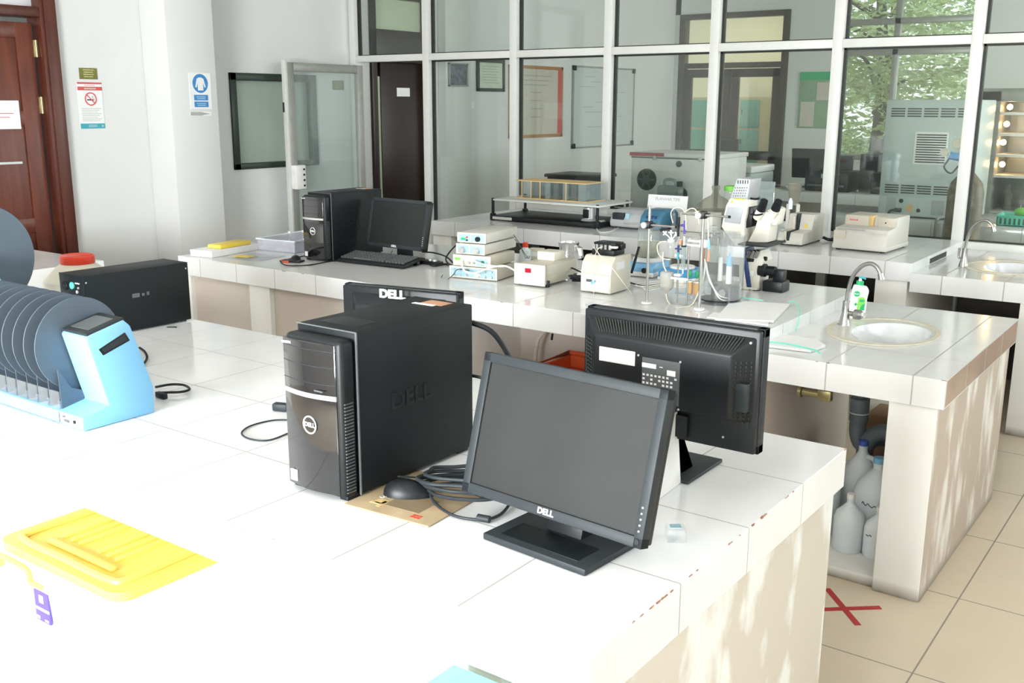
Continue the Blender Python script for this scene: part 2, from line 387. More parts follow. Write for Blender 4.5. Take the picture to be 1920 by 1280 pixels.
# rear wall with the two windows the daylight comes through
w = MB()
w.box(XL, YB - .2, 0, XR, YB, .80); w.box(XL, YB - .2, 2.45, XR, YB, ZC)
for a, b in ((XL, -2.75), (-.35, .35), (2.35, XR)): w.box(a, YB - .2, .80, b, YB, 2.45)
struct(w.build('wall_rear', 'wall'))
for nm, a, b in (('window_4', -2.75, -.35), ('window_5', .35, 2.35)):
    m = MB(); n = 3 if b - a > 2.2 else 2
    for i in range(n + 1):
        x = a + (b - a) * i / n; m.box(x - .03, YB - .05, .80, x + .03, YB - .01, 2.45)
    for z in (.83, 1.62, 2.42): m.box(a, YB - .05, z - .03, b, YB - .01, z + .03)
    struct(m.build(nm, 'alu'))
# right wall with openings for side light
w = MB()
w.box(XR, YB, 0, XR + .2, YF, 1.1); w.box(XR, YB, 2.85, XR + .2, YF, ZC)
for a, b in ((YB, 2.8), (6.4, 8.0), (11.6, YF)): w.box(XR, a, 1.1, XR + .2, b, 2.85)
struct(w.build('wall_right', 'wall'))
# far wall: double door opening (X -6.6..-5.06) and window (X -4.37..-2.81)
w = MB()
w.box(XL, YF, 2.86, -5.06, YF + .2, ZC); w.box(XL - .2, YF, 0, -6.62, YF + .2, ZC)
w.box(-5.06, YF, 0, -4.40, YF + .2, ZC); w.box(-4.40, YF, 0, -2.72, YF + .2, 1.0); w.box(-4.40, YF, 3.1, -2.72, YF + .2, ZC)
w.box(-2.72, YF, 0, XR, YF + .2, ZC)
struct(w.build('wall_far', 'wall_far'))
struct(MB().box(-8.4, 15.0, 0, -5.06, 15.1, ZC).build('wall_corridor_far', 'yellow_wall'))
struct(MB().box(-5.12, YF + .2, 0, -5.06, 15.0, ZC).build('wall_corridor_side', 'yellow_wall'))

# door_1: mahogany door on the left wall
d = struct(bpy.data.objects.new('door_1', None)); COL.objects.link(d); d.location = (XL, 3.90, 0)
m = MB(); m.box(-.14, -.075, 0, .03, .0, 2.75, .006); m.box(-.14, -.98, 2.225, .03, -.075, 2.29, .006); m.box(-.14, -.98, 0, .03, -.905, 2.75, .006)
m.box(-.14, -.98, 2.69, .03, 0, 2.75, .006); m.box(.025, -.05, 0, .045, .035, 2.78, .004); m.build('door_frame', 'door_frame_wood', d)
m = MB(); L = 0.82
m.box(-.045, -L, .01, 0, 0, 2.19, .003)
m.box(.0, -.115, .01, .012, 0, 2.19, .004); m.box(0, -L, .01, .012, -L + .11, 2.19, .004)
for z in (.01, .55, .80, 1.52, 2.09): m.box(0, -L, z, .010, 0, z + .10, .004)
leaf = m.build('door_leaf', 'door_wood', d, Matrix.Translation((-.05, -.10, 0)) @ Matrix.Rotation(R(-4), 4, 'Z'))
m = MB()
for z in (1.60, 1.97):
    m.box(-.045, -.105, z, -.028, -.070, z + .11, .002); m.cyl((-.028, -.088, z), .008, .11)
    m.build('hinge', 'brass', d); m = MB()
m.bm.free()
lab(MB().box(-.012, -.61, 1.50, -.008, -.17, 1.685).build('door_notice', 'paper', d, Matrix.Translation((-.02, -.075, 0)) @ Matrix.Rotation(R(-4), 4, 'Z')), 'white paper notice')
t = MB()
for i, z in enumerate((1.60, 1.575)): t.box(-.0075, -.5, z, -.006, -.21 - .03 * i, z + .004)
t.build('notice_print', 'sign_red', d, Matrix.Translation((-.02, -.075, 0)) @ Matrix.Rotation(R(-4), 4, 'Z'))
MB().box(.0, -.8, 1.27, .006, -.17, 1.285).build('silver_strip', 'silver', d, Matrix.Translation((-.035, -.09, 0)) @ Matrix.Rotation(R(-4), 4, 'Z'))
MB().box(-.08, -.905, 2.29, -.06, -.075, 2.69).build('transom_pane', 'frost_white', d)

# window_2: dark framed frosted window in the left wall
d = struct(bpy.data.objects.new('window_2', None)); COL.objects.link(d); d.location = (XL, 5.84, 1.525)
m = MB()
for a in ((-.46, -.385, -.405, .385), ):
    pass
fw_ = .06
m.box(-.12, -.47, -.38, .02, -.47 + fw_, .385, .004); m.box(-.12, .45 - fw_, -.38, .02, .45, .385, .004)
m.box(-.12, -.47, .385 - fw_, .02, .45, .385, .004); m.box(-.12, -.47, -.38, .02, .45, -.38 + fw_ * .8, .004)
m.build('window_frame', 'dark_green', d)
MB().box(-.06, -.43, -.36, -.045, .42, .36).build('window_pane', 'frost', d)

# door_3: dark door with transom in the left wall of the far room
d = struct(bpy.data.objects.new('door_3', None)); COL.objects.link(d); d.location = (XL, 7.41, 0)
m = MB(); m.box(-.12, -.43, 0, .03, -.36, 2.70, .004); m.box(-.12, -.43, 2.05, .03, .43, 2.34, .004); m.box(-.12, -.43, 2.62, .03, .43, 2.70, .004)
m.build('door_frame', 'door_wood_dark', d)
MB().box(-.12, .33, 0, .035, .43, 2.70, .004).build('door_jamb', 'door_frame_wood', d)
m = MB(); m.box(-.07, -.27, 0, -.02, .35, 2.05, .003); m.build('door_leaf', 'door_wood_dark', d)
MB().box(-.06, -.36, .3, -.03, -.27, 1.92).build('side_pane', 'frost_light', d)
MB().box(-.05, -.36, 2.22, -.04, .35, 2.62).build('transom_pane', 'frost_light', d)
MB().box(-.02, -.05, 1.74, -.015, .13, 1.82).build('door_notice', 'paper', d)

# partition of aluminium and glass between the two rooms
MU = [-6.655, -5.80, -4.885, -4.015, -3.158, -2.293, -1.452, -.58, .30, 1.18, 2.06, 2.94]
d = struct(bpy.data.objects.new('window_1', None)); COL.objects.link(d); d.location = (0, YP, 0)
for i, x in enumerate(MU):
    m = MB(); m.box(x - .033, -.045, 0, x + .033, .055, ZC, .003)
    if i == 0: m.box(XL, -.03, 0, x + .01, .055, ZC)
    m.build('mullion', 'alu', d)
for i in range(len(MU) - 1):
    a, b = MU[i] + .033, MU[i + 1] - .033
    zb = .82 if b < -1.5 else .775
    if i == 1: zb = .02
    m = MB(); m.box(a, -.04, 2.03, b, .05, 2.085, .003)
    if i > 0: m.box(a, -.04, zb, b, .05, zb + .07, .003)
    m.box(a, -.04, 2.95, b, .05, 3.01, .003); m.build('rail', 'alu', d)
    g = MB()
    for z0, z1 in ((2.085, 2.95),) + (((zb + .07, 2.03),) if i > 0 else ()):
        g.box(a, .0, z0, a + .016, .035, z1); g.box(b - .006, .0, z0, b, .035, z1); g.box(a, .0, z1 - .012, b, .035, z1); g.box(a, .0, z0, b, .035, z0 + .008)
    g.build('dark_strip', 'dark_strip', d)  # dark strips around each pane, widest beside the left mullion
    if i > 0: MB().box(a, .010, zb + .07, b, .016, 2.03).build('pane', 'pane', d)
    MB().box(a, .010, 2.085, b, .016, 2.95).build('pane', 'pane', d)
    MB().box(a, .010, 3.01, b, .016, ZC).build('pane', 'pane', d)
    if i > 0: MB().box(a, .0, 0, b, .04, zb).build('kick_panel', 'kick', d)

# door_2: glazed aluminium door standing open along the left wall
d = struct(bpy.data.objects.new('door_2', None)); COL.objects.link(d); d.location = (-6.56, 6.72, 0); d.rotation_euler = (0, 0, R(1.5))
m = MB(); m.box(-.022, -.90, .03, .022, -.83, 2.0, .004); m.box(-.022, -.07, .03, .022, 0, 2.0, .004)
m.box(-.022, -.83, 1.93, .022, -.07, 2.0, .004); m.box(-.022, -.83, .03, .022, -.07, .13, .004); m.build('door_frame', 'alu_grey', d)
MB().box(-.024, -.925, .02, .024, -.90, 2.02, .004).build('door_edge', 'alu', d)
MB().box(-.004, -.83, .13, .004, -.07, 1.93).build('door_pane', 'pane_door', d)
m = MB(); m.box(.02, -.91, .97, .085, -.80, 1.17, .008); lb = m.build('lock_box', 'white_plastic', d)
m = MB()
for z in (1.0, 1.045, 1.09, 1.135): m.cyl((.084, -.825, z), .009, .006, 'X')
m.build('lock_buttons', 'dark_grey', lb)
MB().box(-.024, -.927, 1.60, -.005, -.92, 1.68).build('strike_plate', 'dark_grey', d)

# far room double door (dark brown frame) onto a yellow corridor with lockers
d = struct(bpy.data.objects.new('door_4', None)); COL.objects.link(d); d.location = (-5.84, YF, 0)
m = MB()
for x0, x1 in ((-.78, -.69), (.69, .78)): m.box(x0, -.03, 0, x1, .1, 2.86, .004)
for z0, z1 in ((2.79, 2.86), (2.15, 2.22)): m.box(-.69, -.03, z0, .69, .1, z1, .004)
m.build('door_frame', mat('dark_bronze_frame', (.040, .035, .026), .4), d)
for s in (-1, 1):
    m = MB(); a, b = (0.01, .68) if s > 0 else (-.68, -.01)
    m.box(a, 0, .02, a + .10, .05, 2.14, .003); m.box(b - .10, 0, .02, b, .05, 2.14, .003)
    m.box(a, 0, 2.03, b, .05, 2.14, .003); m.box(a, 0, .95, b, .05, 1.07, .003); m.box(a, 0, .02, b, .05, .2, .003)
    lf = m.build('door_leaf', bpy.data.materials['dark_bronze_frame'], d)
    MB().box(a + .1, .02, .2, b - .1, .026, .95).build('pane', 'clear', lf); MB().box(a + .1, .02, 1.07, b - .1, .026, 2.03).build('pane', 'clear', lf)
MB().box(-.16, -.06, 1.02, .16, -.001, 1.22, .005).build('door_lock', 'dark_grey', d)
MB().box(-.69, .04, 2.22, .69, .046, 2.79).build('transom_pane', 'clear', d)

# far room window with trees outside
d = struct(bpy.data.objects.new('window_3', None)); COL.objects.link(d); d.location = (-3.56, YF, 0)
m = MB()
for x in (-.80, -.16, .82): m.box(x - .035, -.01, 1.0, x + .035, .07, 3.1, .003)
for z in (1.03, 2.30, 2.66, 3.07): m.box(-.84, -.01, z - .035, .84, .07, z + .035, .003)
m.build('window_frame', 'alu_grey', d)
MB().box(-.81, .02, 1.0, .81, .026, 3.07).build('pane', 'clear', d)
MB().box(-.845, -.02, .96, .845, .1, 1.0, .004).build('window_sill', 'alu', d)
struct(MB().box(-30, 16.3, -.3, 30, 60, -.2).build('ground', 'grass'))

# ------------------------------------------------------------------ benches
def bench_parts(t, boxes):
    for nm, m_, b in boxes:
        if nm == 'plinth' or nm != 'x': MB().box(*b, *( (.004,) )).build(nm, m_, t)

def slab_hole(x0, y0, z0, x1, y1, z1, cx, cy, rx, ry, n=48):
    m = MB(); b = m.bm
    angs = sorted([2 * PI * i / n for i in range(n)] + [math.atan2(y - cy, x - cx) % (2 * PI) for x in (x0, x1) for y in (y0, y1)])
    O = []; I = []
    for a in angs:
        c, s_ = math.cos(a), math.sin(a)
        k = min(((x1 - cx) / c) if c > 1e-9 else ((x0 - cx) / c) if c < -1e-9 else 1e9, ((y1 - cy) / s_) if s_ > 1e-9 else ((y0 - cy) / s_) if s_ < -1e-9 else 1e9)
        O.append((cx + k * c, cy + k * s_)); I.append((cx + rx * c, cy + ry * s_))
    V = {}
    for nm, L_, z in (('ot', O, z1), ('it', I, z1), ('ob', O, z0), ('ib', I, z0)): V[nm] = [b.verts.new((p[0], p[1], z)) for p in L_]
    N = len(angs)
    for i in range(N):
        j = (i + 1) % N
        if (Vector(O[i]) - Vector(O[j])).length < 1e-6: continue
        b.faces.new((V['ot'][i], V['ot'][j], V['it'][j], V['it'][i])); b.faces.new((V['ob'][j], V['ob'][i], V['ib'][i], V['ib'][j]))
        b.faces.new((V['ob'][i], V['ob'][j], V['ot'][j], V['ot'][i])); b.faces.new((V['it'][i], V['it'][j], V['ib'][j], V['ib'][i]))
    bmesh.ops.recalc_face_normals(b, faces=b.faces[:])
    return m

# front bench
t = thing('laboratory_bench', 'white tiled masonry bench in front carrying the computer tower and two monitors', 'bench', (0, 0, 0))
MB().box(-4.25, 1.195, .75, -.7175, 2.386, ZB, .002, 1).build('worktop', 'tile_fg', t)
# chipped tile edges showing the red clay
def chips(par, pts, m_='red_chip'):
    for (x, y, z, sx, sy, sz) in pts:
        m = MB(); b = bmesh.new(); bmesh.ops.create_icosphere(b, subdivisions=1, radius=1)
        for v in b.verts: v.co = Vector((x + v.co.x * sx * random.uniform(.6, 1.2), y + v.co.y * sy * random.uniform(.6, 1.2), z + v.co.z * sz * random.uniform(.5, 1.2)))
        m._merge(b); m.build('chipped_edge', m_, par)
K['red_chip'] = mat('clay_chip', (.36, .19, .14), .8, var=.5, vs=60)
c = []
for y0, y1, n, s_ in ((1.38, 1.52, 7, 1.), (1.52, 1.80, 6, .6), (1.80, 1.90, 6, 1.2), (1.90, 2.05, 3, .5), (1.22, 1.38, 2, .5), (2.37, 2.384, 1, .8)):
    for k in range(n):
        y = random.uniform(y0, y1); c.append((-.7185, y, ZB - .001, .0016 * s_, .006 + .008 * random.random() * s_, .0022 + .002 * random.random() * s_))
for x0, x1, n in ((-2.05, -1.95, 2), (-1.62, -1.48, 3), (-1.45, -1.40, 1)):
    for k in range(n): c.append((random.uniform(x0, x1), 1.196, ZB - .001, .007, .0012, .0018))
chips(t, c)
MB().box(-1.585, 1.212, 0, -.735, 2.37, .75, .003).build('end_block', 'plaster_fg', t)
MB().box(-2.95, 1.212, 0, -2.75, 2.37, .75, .003).build('support_wall', 'plaster_white', t)
MB().box(-4.23, 1.212, 0, -4.08, 2.37, .75, .003).build('support_wall', 'plaster_white', t)
MB().box(-2.75, 1.80, 0, -1.585, 1.86, .75).build('back_panel', 'panel', t)
MB().box(-4.08, 1.80, 0, -2.95, 1.86, .75).build('back_panel', 'panel', t)
MB().box(-2.75, 1.212, 0, -1.585, 1.80, .08, .003).build('plinth', 'plaster_white', t)

# middle bench
t = thing('laboratory_bench', 'white tiled masonry bench in the middle with the steel rod stands and the near sink', 'bench')
MB().box(-4.75, 3.387, .75, -1.39, 4.60, ZB, .002, 1).build('worktop', 'tile_mid', t)
slab_hole(-1.39, 3.387, .70, -.7175, 4.60, ZS, -1.10, 4.0, .195, .255).build('sink_worktop', 'tile_sink', t)
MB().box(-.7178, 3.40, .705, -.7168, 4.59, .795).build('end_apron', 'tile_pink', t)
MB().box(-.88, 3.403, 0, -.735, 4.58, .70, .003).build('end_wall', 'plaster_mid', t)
MB().box(-.895, 3.398, 0, -.738, 3.42, .70, .003).build('end_wall_front', 'plaster_white', t)
MB().box(-1.50, 3.42, 0, -1.38, 4.56, .70, .003).build('partition', 'panel', t)
for a, b in ((-4.75, -4.67), (-4.18, -4.02), (-2.98, -2.82)): MB().box(a, 3.402, 0, b, 4.58, .75, .003).build('support_wall', 'plaster_white', t)
for a, b, y in ((-4.67, -4.18, 3.43), (-4.02, -2.98, 3.43), (-2.82, -1.5, 3.95)): MB().box(a, y, 0, b, y + .05, .75).build('back_panel', 'panel', t)
MB().box(-2.82, 3.42, 0, -1.5, 3.95, .08, .003).build('plinth', 'plaster_white', t)
MB().box(-1.38, 3.42, 0, -.88, 4.56, .04, .004).build('plinth', 'plaster_white', t)
c = [(random.uniform(-1.15, -1.10), 3.3875, ZS - .001, .009, .0015, .002) for k in range(2)] + [(random.uniform(-.78, -.72), 3.3875, ZS - .001, .009, .0015, .002) for k in range(3)]
c += [(random.uniform(-2.53, -2.46), 3.3875, ZB - .001, .010, .0015, .002) for k in range(2)] + [(random.uniform(-3.9, -3.72), 3.3875, ZB - .001, .014, .0015, .002) for k in range(3)]
chips(t, c)

t = thing('laboratory_bench', 'pale tiled side counter along the left wall below the mahogany door', 'bench')
MB().box(-6.69, .3, .75, -4.91, 3.04, ZB, .002, 1).build('worktop', 'tile_mid', t)
MB().box(-6.69, .32, 0, -4.94, 3.02, .75, .003).build('end_block', 'plaster_white', t)

# rear bench along the glass partition
t = thing('laboratory_bench', 'white tiled masonry bench at the back along the glass partition', 'bench')
MB().box(-4.77, 5.56, .75, -1.41, 6.715, ZB, .002, 1).build('worktop', 'tile_far', t)
slab_hole(-1.41, 5.55, .70, -.70, 6.715, ZS, -1.04, 6.06, .195, .255).build('sink_worktop', 'tile_far', t)
for a, b, y0 in ((-4.77, -4.60, 5.58), (-1.60, -1.43, 5.58)): MB().box(a, y0, 0, b, 6.70, .75, .003).build('support_wall', 'plaster_white', t)
MB().box(-.87, 5.57, 0, -.72, 6.70, .70, .003).build('end_wall', 'plaster_white', t)
MB().box(-3.2, 5.6, 0, -3.06, 6.70, .75, .003).build('support_wall', 'plaster_white', t)

MB().box(-1.4105, 5.93, .803, -1.4085, 6.30, .832).build('dark_gap', 'dark_strip', t)
# far room bench and counter
t = thing('laboratory_bench', 'tiled bench behind the glass carrying the aqua cabinet and green basket', 'bench')
MB().box(-2.75, 7.72, .74, -.60, 8.70, .84, .003).build('worktop', 'tile_far', t)
for a in (-2.7, -.75): MB().box(a, 7.75, 0, a + .12, 8.68, .74).build('support_wall', 'plaster_white', t)
MB().box(-2.58, 8.2, 0, -.75, 8.26, .74).build('back_panel', 'panel', t)
t = thing('laboratory_bench', 'long grey bench against the far wall carrying black printers', 'bench')
MB().box(-4.0, 9.75, .74, -2.35, 10.9, .84, .003).build('worktop', 'tile_far', t)
for a in (-3.98, -2.5): MB().box(a, 9.78, 0, a + .12, 10.88, .74).build('support_wall', 'plaster_white', t)
MB().box(-3.86, 10.3, 0, -2.5, 10.36, .74).build('back_panel', 'panel', t)
t = thing('laboratory_bench', 'low white bench under the glove box behind the glass', 'bench')
MB().box(-5.5, 8.52, .52, -3.95, 9.55, .62, .003).build('worktop', 'tile_far', t)
for a in (-5.45, -4.1): MB().box(a, 8.8, 0, a + .1, 9.5, .52).build('support_wall', 'plaster_white', t)

# ================================================================== OBJECTS
CI = cam.matrix_world.to_3x3()
def ray_(x, y): return CI @ Vector(((x - 960) / 1891, -(y - 640) / 1891, -1))
def at(x, y, Y):                       # point of the plane Y=const seen at that place of the photo
    d = ray_(x, y); t = Y / d.y; return Vector((d.x * t, Y, 1.67 + d.z * t))
def ax(x, y, X):
    d = ray_(x, y); t = X / d.x; return Vector((X, d.y * t, 1.67 + d.z * t))
def az(x, y, z=ZB):
    d = ray_(x, y); t = (z - 1.67) / d.z; return Vector((d.x * t, d.y * t, z))
def poly(pts, Y): return [(at(x, y, Y).x, at(x, y, Y).z) for x, y in pts]
def cable(name, pts, r, m_, label, cat='cable', group=None, seg=8):
    o = MB().tube(pts, r, seg).build(name, m_); tag(o, label, cat, group); return o

# ---------------------------------------------------------------- computer towers
def tower(label, loc, rz, sub=True):
    t = thing('computer_tower', label, 'computer', loc, rz)
    w, dp, h = .178, .44, .36
    MB().box(-w / 2, -dp / 2 + .055, .008, w / 2, dp / 2, h, .003).build('case', 'black_matte', t)
    m = MB(); m.box(-w / 2 + .004, -dp / 2 + .012, .004, w / 2 - .004, -dp / 2 + .054, h - .012, .012, 3); bz = m.build('bezel', 'black', t)
    # glossy bowed front
    pts = []
    for i in range(41):
        u = i / 40; x = -w / 2 + .003 + u * (w - .022); pts.append((x, -dp / 2 + .010 - .012 * math.sin(PI * u)))
    poly_ = pts + [(w / 2 - .019, -dp / 2 + .02), (-w / 2 + .003, -dp / 2 + .02)]
    MB().prism(poly_, 'Z', .012, h - .022, .0015).build('front_panel', 'black_gloss', t)
    def bow(off, z0, z1, nm, m_):
        q = [(x, y - off) for x, y in pts] + [(x, y + .002) for x, y in pts[::-1]]
        return MB().prism(q, 'Z', z0, z1).build(nm, m_, t)
    bow(.0016, .220, .230, 'silver_strip', 'silver')
    bow(.0007, .3235, .3247, 'drive_seam', 'dark_grey'); bow(.0007, .289, .2902, 'drive_seam', 'dark_grey'); bow(.0007, .252, .2532, 'drive_seam', 'dark_grey')
    MB().box(.02, -dp / 2 - .0055, .238, .045, -dp / 2 - .001, .2405).build('eject_button', 'mid_grey', t)
    # round logo
    m = MB(); m.tube([(.0 + .0185 * math.cos(a), -dp / 2 - .0028, .160 + .0185 * math.sin(a)) for a in [2 * PI * i / 28 for i in range(28)]], .0017, 6, 1, closed=True)
    ring = m.build('logo_ring', 'white_ink', t)
    text_obj('logo_text', 'DELL', .0125, 'white_ink', t, F_negY(0, -dp / 2 - .003, .160), .0006, bold=.0004, sx=1.15)
    text_obj('model_text', 'VOSTRO 230', .0070, 'white_ink', t, F_negY(-.0575, -dp / 2 + .0020, .3305) @ Matrix.Rotation(R(12), 4, 'Y') , .0005, bold=.0002)
    MB().box(-.070, -dp / 2 + .0045, .022, -.050, -dp / 2 + .007, .047).build('processor_sticker', 'paper', t, Matrix.Translation((0, -.0045, 0)))
    m = MB()
    for k in range(28): m.box(w / 2 - .006, -dp / 2 + .018, .018 + k * .0072, w / 2 - .0028, -dp / 2 + .042, .0205 + k * .0072)
    m.build('vent_slats', 'mid_grey', t)
    MB().box(w / 2 - .003, -dp / 2 + .0525, .006, w / 2 + .0015, -dp / 2 + .0555, h + .001).build('case_seam', 'mid_grey', t)
    MB().box(-w / 2, -dp / 2 + .0525, h - .001, w / 2, -dp / 2 + .0555, h + .0015).build('case_seam', 'mid_grey', t)
    text_obj('embossed_logo', 'DELL', .052, 'black', t, F_posX(w / 2 + .0002, .0, .186), .0016, bold=.001, sx=1.15)
    MB().box(-.02, .16, h, .045, .20, h + .0008).build('top_label', 'copper', t)
    MB().box(-.035, .145, h, .03, .158, h + .0006).build('top_label_strip', 'white_ink', t)
    m = MB(); m.box(-.06, -.13, h, .05, -.06, h + .0012, .001); m.build('top_hatch', 'black', t)
    for x in (-.07, .07):
        for y in (-.18, .19): MB().box(x - .012, y - .02, 0, x + .012, y + .02, .01, .002).build('foot', 'black', t)
    return t
T1 = tower('large black computer tower with a glossy front on the front bench', (-1.539, 1.614, ZB), 0)
def dup_tree(o, parent=None):
    c = o.copy(); COL.objects.link(c); c.parent = parent
    for ch in [q for q in o.children]: dup_tree(ch, c)
    return c
T2 = dup_tree(T1); T2.location = (-4.01, 3.93, ZB); T2.rotation_euler = (0, 0, R(0)); T2['label'] = 'black computer tower behind the keyboard on the middle bench'
T1['group'] = T2['group'] = 'black computer towers'

# ---------------------------------------------------------------- monitors (local: screen faces -Y)
def monitor(label, loc, rz, w, h, bz, tilt, base, screen='screen', backdet=0, logo='DELL', basepos=(0, .03), bezel='dark_grey', thick=.03):
    t = thing('computer_monitor', label, 'monitor', loc, rz, 'computer monitors')
    T = Matrix.Translation((0, 0, bz + h / 2)) @ Matrix.Rotation(R(-tilt), 4, 'X')
    b = .019
    m = MB()
    m.box(-w / 2, -.012, -h / 2, -w / 2 + b, .014, h / 2, .002); m.box(w / 2 - b, -.012, -h / 2, w / 2, .014, h / 2, .002)
    m.box(-w / 2, -.012, h / 2 - b, w / 2, .014, h / 2, .002); m.box(-w / 2, -.012, -h / 2, w / 2, .014, -h / 2 + b * 1.05, .002)
    m.build('bezel', bezel, t, T)
    MB().box(-w / 2 + b - .002, -.007, -h / 2 + b - .002, w / 2 - b + .002, .010, h / 2 - b + .002).build('screen', screen, t, T)
    MB().box(-w / 2 + .003, .010, -h / 2 + .003, w / 2 - .003, thick, h / 2 - .003, .004).build('rear_shell', 'black', t, T)
    # tapered rear hump
    if backdet: x1, z0, z1, ib, it, dd = w / 2 - .008, -h / 2 + .072, h / 2 - .014, .042, .038, .034
    else: x1, z0, z1, ib, it, dd = w / 2 - .035, -h / 2 + .055, h / 2 - .018, .03, .035, .03
    m = MB(); bm_ = m.bm
    lo = [(-x1, thick - .002, z0), (x1, thick - .002, z0), (x1, thick - .002, z1), (-x1, thick - .002, z1)]
    hi = [(-x1 + ib, thick + dd, z0 + .008), (x1 - ib, thick + dd, z0 + .008), (x1 - ib, thick + dd, z1 - it), (-x1 + ib, thick + dd, z1 - it)]
    vl = [bm_.verts.new(p) for p in lo]; vh = [bm_.verts.new(p) for p in hi]
    for i in range(4): j = (i + 1) % 4; bm_.faces.new((vl[i], vl[j], vh[j], vh[i]))
    bm_.faces.new(vh); bm_.faces.new(vl[::-1]); bmesh.ops.recalc_face_normals(bm_, faces=bm_.faces[:])
    bmesh.ops.bevel(bm_, geom=bm_.edges[:], offset=.004, segments=2, affect='EDGES', profile=.5)
    hp = m.build('rear_housing', 'black', t, T)
    if backdet:
        def basis(o_, u, nrm):
            u = u.normalized(); nrm = (nrm - u * nrm.dot(u)).normalized(); w_ = u.cross(nrm)
            return Matrix(((w_.x, nrm.x, u.x, o_.x), (w_.y, nrm.y, u.y, o_.y), (w_.z, nrm.z, u.z, o_.z), (0, 0, 0, 1)))
        m = MB(); n = 50
        for k in range(n):
            f_ = k / (n - 1); tl = Vector((-x1 + .012, thick, z1)); 
            top = Vector((-x1 + .028 + f_ * (2 * x1 - .056), thick + .006, z1 - .005)); bot = Vector((-x1 + .046 + f_ * (2 * x1 - .092) , thick + dd - .008, z1 - it + .007))
            bot.x -= .006
            c_ = (top + bot) / 2; L_ = (top - bot).length
            Mv = T @ basis(c_, top - bot, Vector((0, it, dd)))
            m.box(-.0015, -.001, -L_ / 2, .0015, .0022, L_ / 2, M=Mv)
        m.build('vent_slots', 'dark_strip', t)
        for sx in (-1, 1):
            m = MB()
            for k in range(4):
                for q in range(17):
                    g_ = .18 + k * .2; x = sx * (x1 - ib * g_); yy = thick + dd * g_
                    z = z1 - .055 - q * .0085
                    m.box(x - .0014, yy - .001, z, x + .0014, yy + .0026, z + .0045, M=T)
            m.build('side_holes', 'dark_strip', t)
        hum = thick; thick = thick + dd - .03
        pl = lab(MB().box(.058, thick + .029, .026, .148, thick + .0315, .058, .001).build('white_sticker', 'paper', t, T), 'blank white sticker')
        pl2 = MB().box(-.050, thick + .029, -.045, .040, thick + .0312, .050).build('rating_plate', 'mid_grey', t, T)
        m = MB(); random.seed(3)
        m.box(.006, thick + .031, .028, .04, thick + .0316, .038)
        m.box(-.04, thick + .031, .018, -.02, thick + .0316, .03)
        m.box(-.01, thick + .031, .033, -.02 + .018, thick + .0316, .0345)
        for r_ in range(4):
            for q in range(9):
                if random.random() < .75: m.box(.038 - q * .0095, thick + .031, .010 - r_ * .009, .0325 - q * .0095, thick + .0315, .0145 - r_ * .009)
        for r_ in range(5): m.box(-.04, thick + .031, -.034 - r_ * .004, -.005 - .004 * (r_ % 2), thick + .0314, -.0325 - r_ * .004)
        m.build('plate_print', 'white_ink', pl2, T)
        text_obj('approval_text', 'CE FC', .009, 'white_ink', pl2, T @ F_posY(-.002, thick + .0318, -.023), .0003)
        for sx, z, yy in ((-.05, -.052, 1), (-.05, .052, 1), (.05, -.052, 1), (.05, .052, 1), (-.14, -h / 2 + .03, 0), (-x1 + .012, z1 - .012, 2)):
            MB().cyl((sx, (thick + .0285, hum, hum + .006)[(1, 0, 2)[yy] if False else (0 if yy == 1 else 1 if yy == 0 else 2)], z), .0025, .003, 'Y', M=T, seg=10).build('screw', 'silver', t)
        m = MB(); m.box(-x1 + .006, thick + .004, -.035, -x1 + .034, thick + .0235, .025, .002); m.build('side_recess', 'dark_grey', t, T); thick = hum
        m = MB(); m.box(-.06, thick - .001, -h / 2 + .012, .035, thick + .012, -h / 2 + .062, .003); m.build('port_cover', 'black', t, T)
    bw, bd, bx, by = base[0], base[1], basepos[0], basepos[1]
    m = MB(); m.box(bx - bw / 2, by - bd / 2, 0, bx + bw / 2, by + bd / 2, .009 if backdet else .014, .003)
    bs = m.build('base', bezel, t)
    if not backdet and bw > .2:
        m = MB(); m.box(bx - bw / 2 + .03, by - bd / 2 + .018, .0135, bx + bw / 2 - .03, by - bd / 2 + .085, .0155, .002); m.build('base_tray', 'black_matte', bs)
    m = MB(); m.prism([(by + .005, .012), (by + .05, .012), (by + .035, bz + .12), (.045, bz + .12), (.03, bz + .02)], 'X', bx * .6 - .042, bx * .6 + .042, .003); m.build('stand_neck', 'black', t)
    if logo:
        text_obj('logo', logo, .0155, 'white_ink', t, T @ F_negY(0, -.0125, -h / 2 + .0105), .0006, bold=.0005, sx=1.1)
    m = MB()
    for k in range(5): m.cyl((w / 2 - .010, -.0135, -h / 2 + .03 + k * .0105), .0018, .002, 'Y', M=T, seg=8)
    m.build('buttons', 'white_ink', t)
    MB().cyl((w / 2 - .010, -.0135, -h / 2 + .011), .0045, .002, 'Y', M=T, seg=14).build('power_button', 'black', t)
    return t
monitor('black flat monitor with grey screen and raised stand, nearest on the front bench', (-.982, 1.508, ZB), -4.5, .428, .282, .059, 15, (.245, .18), basepos=(.0, .005))
mb_ = monitor('black flat monitor seen from behind with white sticker and vents, right on the front bench', (-.970, 1.93, ZB), 180, .424, .268, .108, 0, (.19, .18), backdet=1, logo=None, basepos=(.045, -.09))
mc_ = monitor('black monitor seen from behind with large letters, hidden behind the big computer tower', (-2.01, 2.21, ZB), 192, .395, .265, .022, 0, (.2, .16), logo=None, basepos=(0, .0))
MB().box(-.15, .058, .105, .15, .064, .128, .002).build('raised_panel', 'dark_grey', mc_)
text_obj('large_logo', 'DELL', .034, 'white_ink', mc_, F_posY(-.0, .064, .275), .0025, bold=.0012, sx=1.15)
_c = at(754, 375, 4.02)
